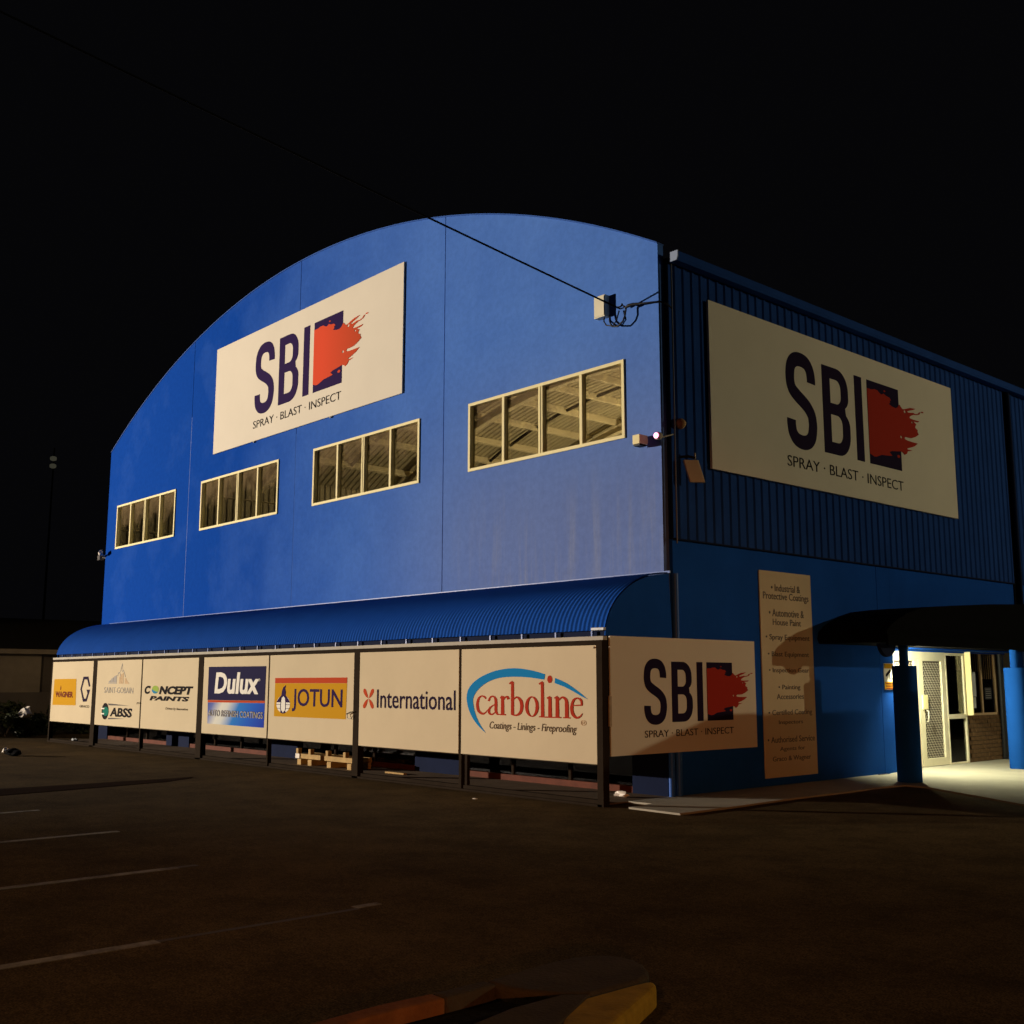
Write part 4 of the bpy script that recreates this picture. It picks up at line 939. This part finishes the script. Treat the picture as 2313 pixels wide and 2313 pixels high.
def door(y0, y1, par, handle=True):
    z0, z1 = .03, 1.868
    st = .155
    m = MB()
    m.box((DX-.02,y0,z0),(DX+.025,y0+st,z1)); m.box((DX-.02,y1-st*.85,z0),(DX+.025,y1,z1))
    m.box((DX-.02,y0+st,z0),(DX+.025,y1-st*.85,z0+.13)); m.box((DX-.02,y0+st,z1-.035),(DX+.025,y1-st*.85,z1))
    d = m.build('door', M['cream'], par)
    mesh_panel(y0+st, y1-st*.85, z0+.13, z1-.035, d)
    MB().box((DX-.018,y0+st,z0+.13),(DX-.012,y1-st*.85,z1-.035)).build('door_panel', M['dark_room'], d)
    if handle:
        o = MB().box((DX+.026,y0+.06,1.0),(DX+.05,y0+.24,1.245)).build('lock_plate', M['cream_frame'], d); bevel(o,.006)
        MB().tube([(DX+.05,y0+.16,.98),(DX+.085,y0+.16,.97),(DX+.085,y0+.16,.80),(DX+.05,y0+.16,.79)], .012, 8).build('handle', M['channel'], d)
door(6.915,7.865,en); door(5.95,6.905,en,False)
# fixed window beside the door
m = MB()
ya, yb = 7.880, 8.600
m.box((DX-.03,ya,.022),(DX+.03,ya+.03,1.985)); m.box((DX-.03,yb-.045,.022),(DX+.03,yb,1.985))
m.box((DX-.03,ya+.03,.022),(DX+.03,yb-.045,.05)); m.box((DX-.03,ya+.03,.815),(DX+.03,yb-.045,.895)); m.box((DX-.03,ya+.03,1.94),(DX+.03,yb-.045,1.985))
w = m.build('window', M['cream'], en)
MB().box((DX-.004,ya+.03,.05),(DX,yb-.045,.815)).build('pane', M['glass_door'], w)
MB().box((DX-.004,ya+.03,.895),(DX,yb-.045,1.94)).build('pane', M['glass_door'], w)
o = MB().obox((DX+.085,8.63,1.44),(.050,.010,0),(-.003,.018,0),(0,0,.57)).build('open_sash', M['cream_frame'], en); tag(o, 'narrow cream sash standing open')
# second window further along with blinds
m = MB()
ya2, yb2 = 8.66, 9.86
for yy in (ya2, 9.245, yb2-.05): m.box((DX-.03,yy,.90),(DX+.02,yy+.05,1.985))
m.box((DX-.03,ya2+.05,.86),(DX+.03,yb2-.05,.90))
w2 = m.build('window', M['tan_ink'], en)
MB().box((DX-.006,ya2+.05,.90),(DX-.001,9.245,1.985)).build('pane', M['glass_door'], w2)
MB().box((DX-.006,9.295,.90),(DX-.001,yb2-.05,1.985)).build('pane', M['glass_door'], w2)
for a, b, z0 in ((7.93,8.53,1.68),(8.72,9.22,1.66),(9.31,9.74,1.52)):
    yy = a
    while yy < b-.02:
        MB().obox((DX-.03,yy+.04,(z0+1.99)/2),(.028,.020,0),(.0006,-.0008,0),(0,0,(1.99-z0)/2)).build('blind_slat', M['blind'], en)
        yy += .085
for a, z0, b, z1, mt in ((8.74,1.20,9.06,1.655,'sheet_grey'),(8.80,.99,9.03,1.19,'sheet_grey'),(9.40,1.145,9.68,1.365,'black')):
    MB().box((DX+.001,a,z0),(DX+.004,b,z1)).build('notice', M[mt], en)
for k in range(5):
    MB().box((DX+.0045,9.44,1.33-.04*k),(DX+.0055,9.64,1.338-.04*k)).build('notice_line', M['pale_grey_ink'], en)
# low brick wall under the second window, one object per brick
MB().box((DX-.10,8.605,.022),(DX-.012,10.28,.86)).build('mortar_bed', M['mortar'], en)
bm0 = MB().box((-.055,-.110,-.033),(.055,.110,.033)).mesh('brick')
random.seed(3)
first = None
for r in range(11):
    z = .022+.039+.076*r
    off = .115 if r % 2 else 0
    yy = 8.615+.11+off
    while yy < 10.2:
        b = bpy.data.objects.new('brick', bm0)
        if first is None: bm0.materials.append(M['brick']); first = b
        link(b); b.location = (DX-.045+random.uniform(-.003,.003), yy, z)
        b.parent = en; b.matrix_parent_inverse = Matrix.Translation(-world_loc(en))
        yy += .232
MB().box((DX-.06,9.87,.86),(DX-.01,10.28,1.99)).build('corner_wall', M['brick'], en)
MB().tube([(DX+.04,10.02,.03),(DX+.04,10.02,2.0)], .06, 10).build('downpipe', M['black'], en)
MB().box((-1.9,5.75,.0),(-1.8,10.3,2.1)).build('room_wall', M['dark_room'], en)
MB().box((-1.8,5.70,-.03),(DX-.06,10.3,.015)).build('room_floor', M['dark_floor'], en)
ol = bpy.data.lights.new('office_lamp', 'POINT'); ol.energy = 9; ol.color = (1,.78,.48); ol.shadow_soft_size = .15
oo = bpy.data.objects.new('office_lamp', ol); link(oo); oo.location = (-.95,9.3,1.75)
bench = MB().box((-1.2,8.0,.02),(-.75,8.7,.72)).build('counter', M['navy'], en)
tag(MB().box((.03,4.98,.022),(.07,5.28,.030)).build('drain_cover', M['black']), 'small black drain cover on the concrete strip by the side wall', 'drain cover')
MB_ = None

# ================================================================== SMALL FIXTURES
jb = thing('junction_box', 'pale meter box high on the right of the front wall with looping cables', 'box', (-1.08,-.05,6.8))
o = MB().box((-1.187,-.100,6.66),(-.972,-.002,6.985)).build('box_body', M['cream'], jb); bevel(o,.006)
MB().box((-1.175,-.109,6.675),(-.984,-.102,6.97)).build('box_lid', M['cream'], jb)
MB().tube([(-.564,-.10,6.667),(-.576,-.11,6.561),(-.62,-.11,6.484),(-.715,-.11,6.435),(-.841,-.09,6.47),(-.914,-.06,6.56),(-.93,-.05,6.67)], .013, 6).build('cable', M['black'], jb)
MB().tube([(-.751,-.04,6.69),(-.765,-.08,6.548),(-.839,-.08,6.478),(-.966,-.08,6.52),(-1.03,-.06,6.60),(-1.03,-.05,6.67)], .010, 6).build('cable', M['black'], jb)
MB().tube([(-.76,-.002,6.73),(-.76,-.07,6.735),(-.66,-.10,6.715),(-.62,-.12,6.74),(-.60,-.12,6.70),(-.57,-.12,6.69)], .011, 6).build('hook', M['steel'], jb)
cb1 = MB()
H0 = Vector((-.70,-.11,6.70)); H1 = Vector((-1.22,-3.0,7.37))
pts = []
for k in range(25):
    t = k/24*8.2
    p = H0+(H1-H0)*t; p.z -= .0045*t*(8.2-t)*3*.4
    pts.append(tuple(p))
tag(MB().tube(pts, .013, 6).build('overhead_cable', M['cable']), 'black overhead cable running down from the sky to the front wall', 'cable')
tag(MB().tube([(-.575,-.11,6.672),(-.50,-.11,6.685),(-.437,-.10,6.69),(-.25,-.09,6.66),(.02,-.06,6.62),(.06,.05,6.60),(.06,.14,6.56)], [.013,.026,.022,.012,.012,.012,.012], 8).build('wall_cable', M['black']), 'thick black cable from the hook round the wall corner', 'cable')
sb = thing('security_light', 'small boxy cream sensor light below the right-hand upper window', 'light', (-.33,-.1,4.72))
o = MB().box((-.395,-.20,4.665),(-.268,-.03,4.795)).build('light_body', M['cream_frame'], sb); bevel(o,.008)
MB().box((-.37,-.03,4.70),(-.29,0.0,4.76)).build('mount', M['cream'], sb)
MB().box((-.385,-.19,4.640),(-.278,-.06,4.663)).build('lens', M['black'], sb)
ir = thing('security_camera', 'small round camera with glowing pink infrared ring at the wall corner', 'camera', (.04,-.2,4.72))
MB().lathe((.04,-.19,4.718), [(.038,-.02),(.052,-.012),(.052,.05),(.04,.06)], 16, 'y').build('camera_body', M['channel'], ir)
MB().lathe((.04,-.222,4.718), [(.036,-.001),(.036,.010)], 16, 'y').build('infrared_ring', M['ir_glow'], ir)
MB().tube([(.05,-.14,4.70),(.07,-.02,4.735),(.07,.10,4.775),(.02,.13,4.775)], .010, 8).build('bracket', M['channel'], ir)
pl = bpy.data.lights.new('infrared_lamp', 'POINT'); pl.energy = .35; pl.color = (1,.2,.45); pl.shadow_soft_size = .03
po = bpy.data.objects.new('infrared_lamp', pl); link(po); po.location = (.06,-.30,4.73); adopt(po, ir)
dm = tag(MB().lathe((.045,.27,4.95), [(.075,0),(.075,.02),(.066,.05),(.045,.08),(.015,.095)], 18, 'x').build('alarm_dome', M['amber_dome']), 'round amber dome on the side wall beside the large sign', 'alarm')
fl = thing('flood_light', 'unlit flood light hung on a bracket left of the large side sign', 'light', (.2,.25,4.3))
MB().tube([(.02,.30,4.50),(.12,.36,4.50),(.17,.43,4.48)], .018, 8).build('arm', M['black'], fl)
o = MB().obox((.17,.40,4.29),(.028,-.022,.0),(.06,.085,.0),(-.03,-.03,.155)).build('lamp_body', M['cream'], fl); bevel(o,.01)
MB().tube([(.17,.43,4.46),(.17,.43,4.55)], .012, 8).build('bolt', M['channel'], fl)
lc = thing('security_camera', 'white bullet camera on the far left edge of the front wall', 'camera', (-19.1,-.2,4.75))
MB().tube([(-18.97,-.20,4.80),(-19.10,-.16,4.76)], .055, 12).build('camera_body', M['bag'], lc)
MB().tube([(-19.12,-.15,4.75),(-19.16,.02,4.70)], .025, 8).build('bracket', M['channel'], lc)
fl2 = thing('flood_light', 'small dark flood light on the left edge of the front wall', 'light', (-19.35,0,4.7))
MB().tube([(-19.15,.05,4.66),(-19.42,.0,4.70)], .02, 8).build('arm', M['black'], fl2)
o = MB().box((-19.56,-.06,4.63),(-19.40,.06,4.76)).build('lamp_body', M['grey_ink'], fl2); bevel(o,.015)

# things behind the screen
pal = thing('pallet_rack', 'low raw timber slatted rack behind the gate under the yellow sign', 'rack', (-7.1,-.7,0))
MB().box((-8.0,-.72,.125),(-6.2,-.68,.205)).build('rail', M['timber'], pal)
MB().box((-8.0,-.40,.125),(-6.2,-.36,.205)).build('rail', M['timber'], pal)
MB().box((-8.03,-.74,.125),(-7.90,-.64,.205)).build('end_block', M['bag'], pal)
for xx in (-7.98,-7.57,-7.01,-6.47): MB().box((xx-.035,-.735,.207),(xx+.035,-.66,.295)).build('peg', M['timber'], pal)
for xx in (-7.90,-7.55,-6.93,-6.31): MB().box((xx-.06,-.74,.016),(xx+.06,-.34,.115)).build('foot', M['timber'], pal)
xx = -7.96
while xx < -6.25:
    MB().box((xx,-.675,.185),(xx+.07,-.41,.203)).build('slat', M['timber'], pal); xx += .105
def rag(name, c, size, mt, label, cat, seed):
    random.seed(seed)
    bm = bmesh.new(); bmesh.ops.create_icosphere(bm, subdivisions=2, radius=1)
    for v in bm.verts:
        k = random.uniform(.55,1.15)
        v.co = Vector((v.co.x*size[0]*k, v.co.y*size[1]*k, max(v.co.z,-.6)*size[2]*random.uniform(.5,1.1)))
    me = bpy.data.meshes.new(name); bm.to_mesh(me); bm.free()
    zmin = min(v.co.z for v in me.vertices)
    o = obj(name, me, M[mt]); o.location = (c[0], c[1], c[2]-zmin)
    return tag(o, label, cat)
rag('plastic_scrap', (-.41,-.5,.016), (.13,.06,.05), 'bag', 'white crumpled scrap lying behind the corner post of the gate', 'litter', 4)
rag('paper_scrap', (-1.6,-1.95,0), (.045,.03,.008), 'bag', 'tiny white scrap on the asphalt before the corner panel', 'litter', 5)
rag('plastic_scrap', (-17.87,-1.0,.016), (.16,.08,.05), 'sheet_grey', 'grey scrap behind the gate under the farthest panel', 'litter', 6)
o = tag(MB().box((-4.9+-.55,-.62,.016),(-4.9-.05,-.56,.04)).build('timber_offcut', M['timber']), 'short pale timber offcut on the floor behind the gate', 'timber')
cr = rag('crushed_carton', (-14.75,-3.55,0), (.13,.10,.07), 'bag', 'crushed white carton on the asphalt at far left', 'litter', 8)
rag('dark_bag', (-13.7,-3.75,0), (.30,.16,.10), 'charcoal', 'dark crumpled bag on the asphalt at far left', 'bag', 9)

# ================================================================== BACKGROUND LEFT
nh = thing('neighbour_shed', 'low brown shed with dark roof beyond the left end of the warehouse', 'building', (-25.5,6,0))
MB().box((-25.6,-5,0),(-25.3,.62,2.26)).build('wall', M['fence_brown'], nh)
MB().box((-25.62,.625,0),(-25.35,18,2.26)).build('wall', M['fence_dark'], nh)
MB().box((-25.28,-5,2.26),(-25.05,18,2.40)).build('gutter', M['fence_brown'], nh)
MB().add([(-25.1,-5,2.40),(-25.1,18,2.40),(-31,18,3.62),(-31,-5,3.62)], [(0,1,2,3)]).add([(-25.1,-5,2.26),(-31,-5,3.45),(-31,18,3.45),(-25.1,18,2.26)], [(0,1,2,3)]).build('roof', M['roof_dark'], nh)
MB().box((-31.4,-5,3.60),(-30.8,.95,3.78)).build('ridge_vent', M['roof_pale'], nh)
# garden wall line and shrubs
tag(MB().box((-23.3,-3.4,0),(-23.1,7.0,1.14)).build('garden_wall', M['fence_dark']), 'low dark wall between the yard and the neighbouring shed', 'wall')
def shrub(c, r, h, n, label, seed):
    random.seed(seed)
    t = thing('shrub', label, 'shrub', (c[0],c[1],0), 'shrubs along the low wall')
    st = MB()
    for k in range(5):
        a = random.uniform(0,6.28); st.tube([(c[0],c[1],0),(c[0]+.25*r*math.cos(a),c[1]+.25*r*math.sin(a),h*.4),(c[0]+.6*r*math.cos(a),c[1]+.6*r*math.sin(a),h*.8)], [.03,.02,.008], 5)
    st.build('stem', M['bark'], t)
    lf = MB()
    clumps = [(random.uniform(-.75,.75)*r, random.uniform(-.75,.75)*r, random.uniform(.15,.95)*h, random.uniform(.18,.38)*r) for _ in range(16)]
    for k in range(n):
        cx, cy, cz, cr_ = random.choice(clumps)
        d = Vector((random.gauss(0,1),random.gauss(0,1),random.gauss(0,1))).normalized()*cr_*random.uniform(.5,1.1)
        p = Vector((c[0]+cx, c[1]+cy, max(.03,cz))) + d; p.z = max(.03, p.z)
        a = Vector((random.gauss(0,1),random.gauss(0,1),random.gauss(0,.6))).normalized(); b = a.cross(Vector((random.gauss(0,1),random.gauss(0,1),random.gauss(0,1)))).normalized()
        L_ = random.uniform(.05,.10); W_ = L_*.4
        lf.add([p-a*L_, p+b*W_, p+a*L_, p-b*W_], [(0,1,2,3)])
    tag(lf.build('foliage', M['leaf'], t), kind='stuff')
for i, (c, r, h, lb) in enumerate((((-22.2,-2.5),.8,.85,'broad dark shrub by the low wall at the left edge of the photo'),((-21.9,-1.35),.55,.85,'taller dark shrub just behind the pale bag'),((-20.75,-1.22),.55,.55,'lowest dark shrub, with the pale bag caught in its top'),((-22.0,-.1),.7,.8,'low dark shrub right of the pale bag'),((-22.3,1.2),.8,.75,'low dark shrub nearest the left end of the gate frame'))):
    shrub(c, r, h, 900, lb, 20+i)
rag('plastic_bag', (-20.6,-1.28,0.50), (.28,.18,.20), 'bag', 'pale crumpled bag caught in the lowest of the dark shrubs', 'bag', 12)
lm = thing('light_mast', 'tall distant mast with two faint round lamps against the night sky', 'mast', (-66.4,14.5,0))
MB().tube([(-66.4,14.5,0),(-66.4,14.5,17.2)], [.10,.05], 8).build('pole', M['black'], lm)
for z in (16.42,15.90): MB().lathe((-66.25,14.42,z), [(.10,-.15),(.20,-.10),(.22,.0),(.20,.10),(.10,.15)], 14).build('lamp', M['dim_lamp'], lm)
# parked van to the right of the view; its shadow falls on the lower side wall
van = thing('parked_van', 'white van parked off to the right, throwing the low shadow on the side wall', 'van', (7.3,9.5,0))
X0, X1 = 6.4, 8.2
vp = [(y+6.0,z) for y, z in ((.15,.35),(.15,2.36),(.30,2.46),(1.62,2.84),(1.85,2.86),(6.6,2.86),(6.75,2.70),(6.75,.35))]
o = MB().prism(vp, 'x', X0, X1).build('body', M['van_white'], van); bevel(o, .05, 2)
for yy in (1.35,5.5):
    for xx in (X0+.12,X1-.12):
        MB().lathe((xx,yy+6.3,.34), [(.20,-.11),(.33,-.10),(.34,0),(.33,.10),(.20,.11)], 20, 'x').build('wheel', M['tyre'], van)
for xa, xb in ((X0-.006,X0-.001),(X1+.001,X1+.006)): MB().prism([(7.6,1.55),(7.85,2.25),(9.0,2.25),(9.0,1.55)], 'x', xa, xb).build('side_window', M['black'], van)

# lamp inside the upper floor
il = bpy.data.lights.new('interior_lamp', 'AREA'); il.energy = 560; il.color = (1,.83,.52); il.shape = 'SQUARE'; il.size = .8
io = bpy.data.objects.new('interior_lamp', il); link(io); io.location = (-8.6,11.3,5.2)
io.rotation_euler = (Vector((-14.0,11.5,9.0))-Vector((-8.6,11.3,5.2))).to_track_quat('-Z','Y').to_euler()
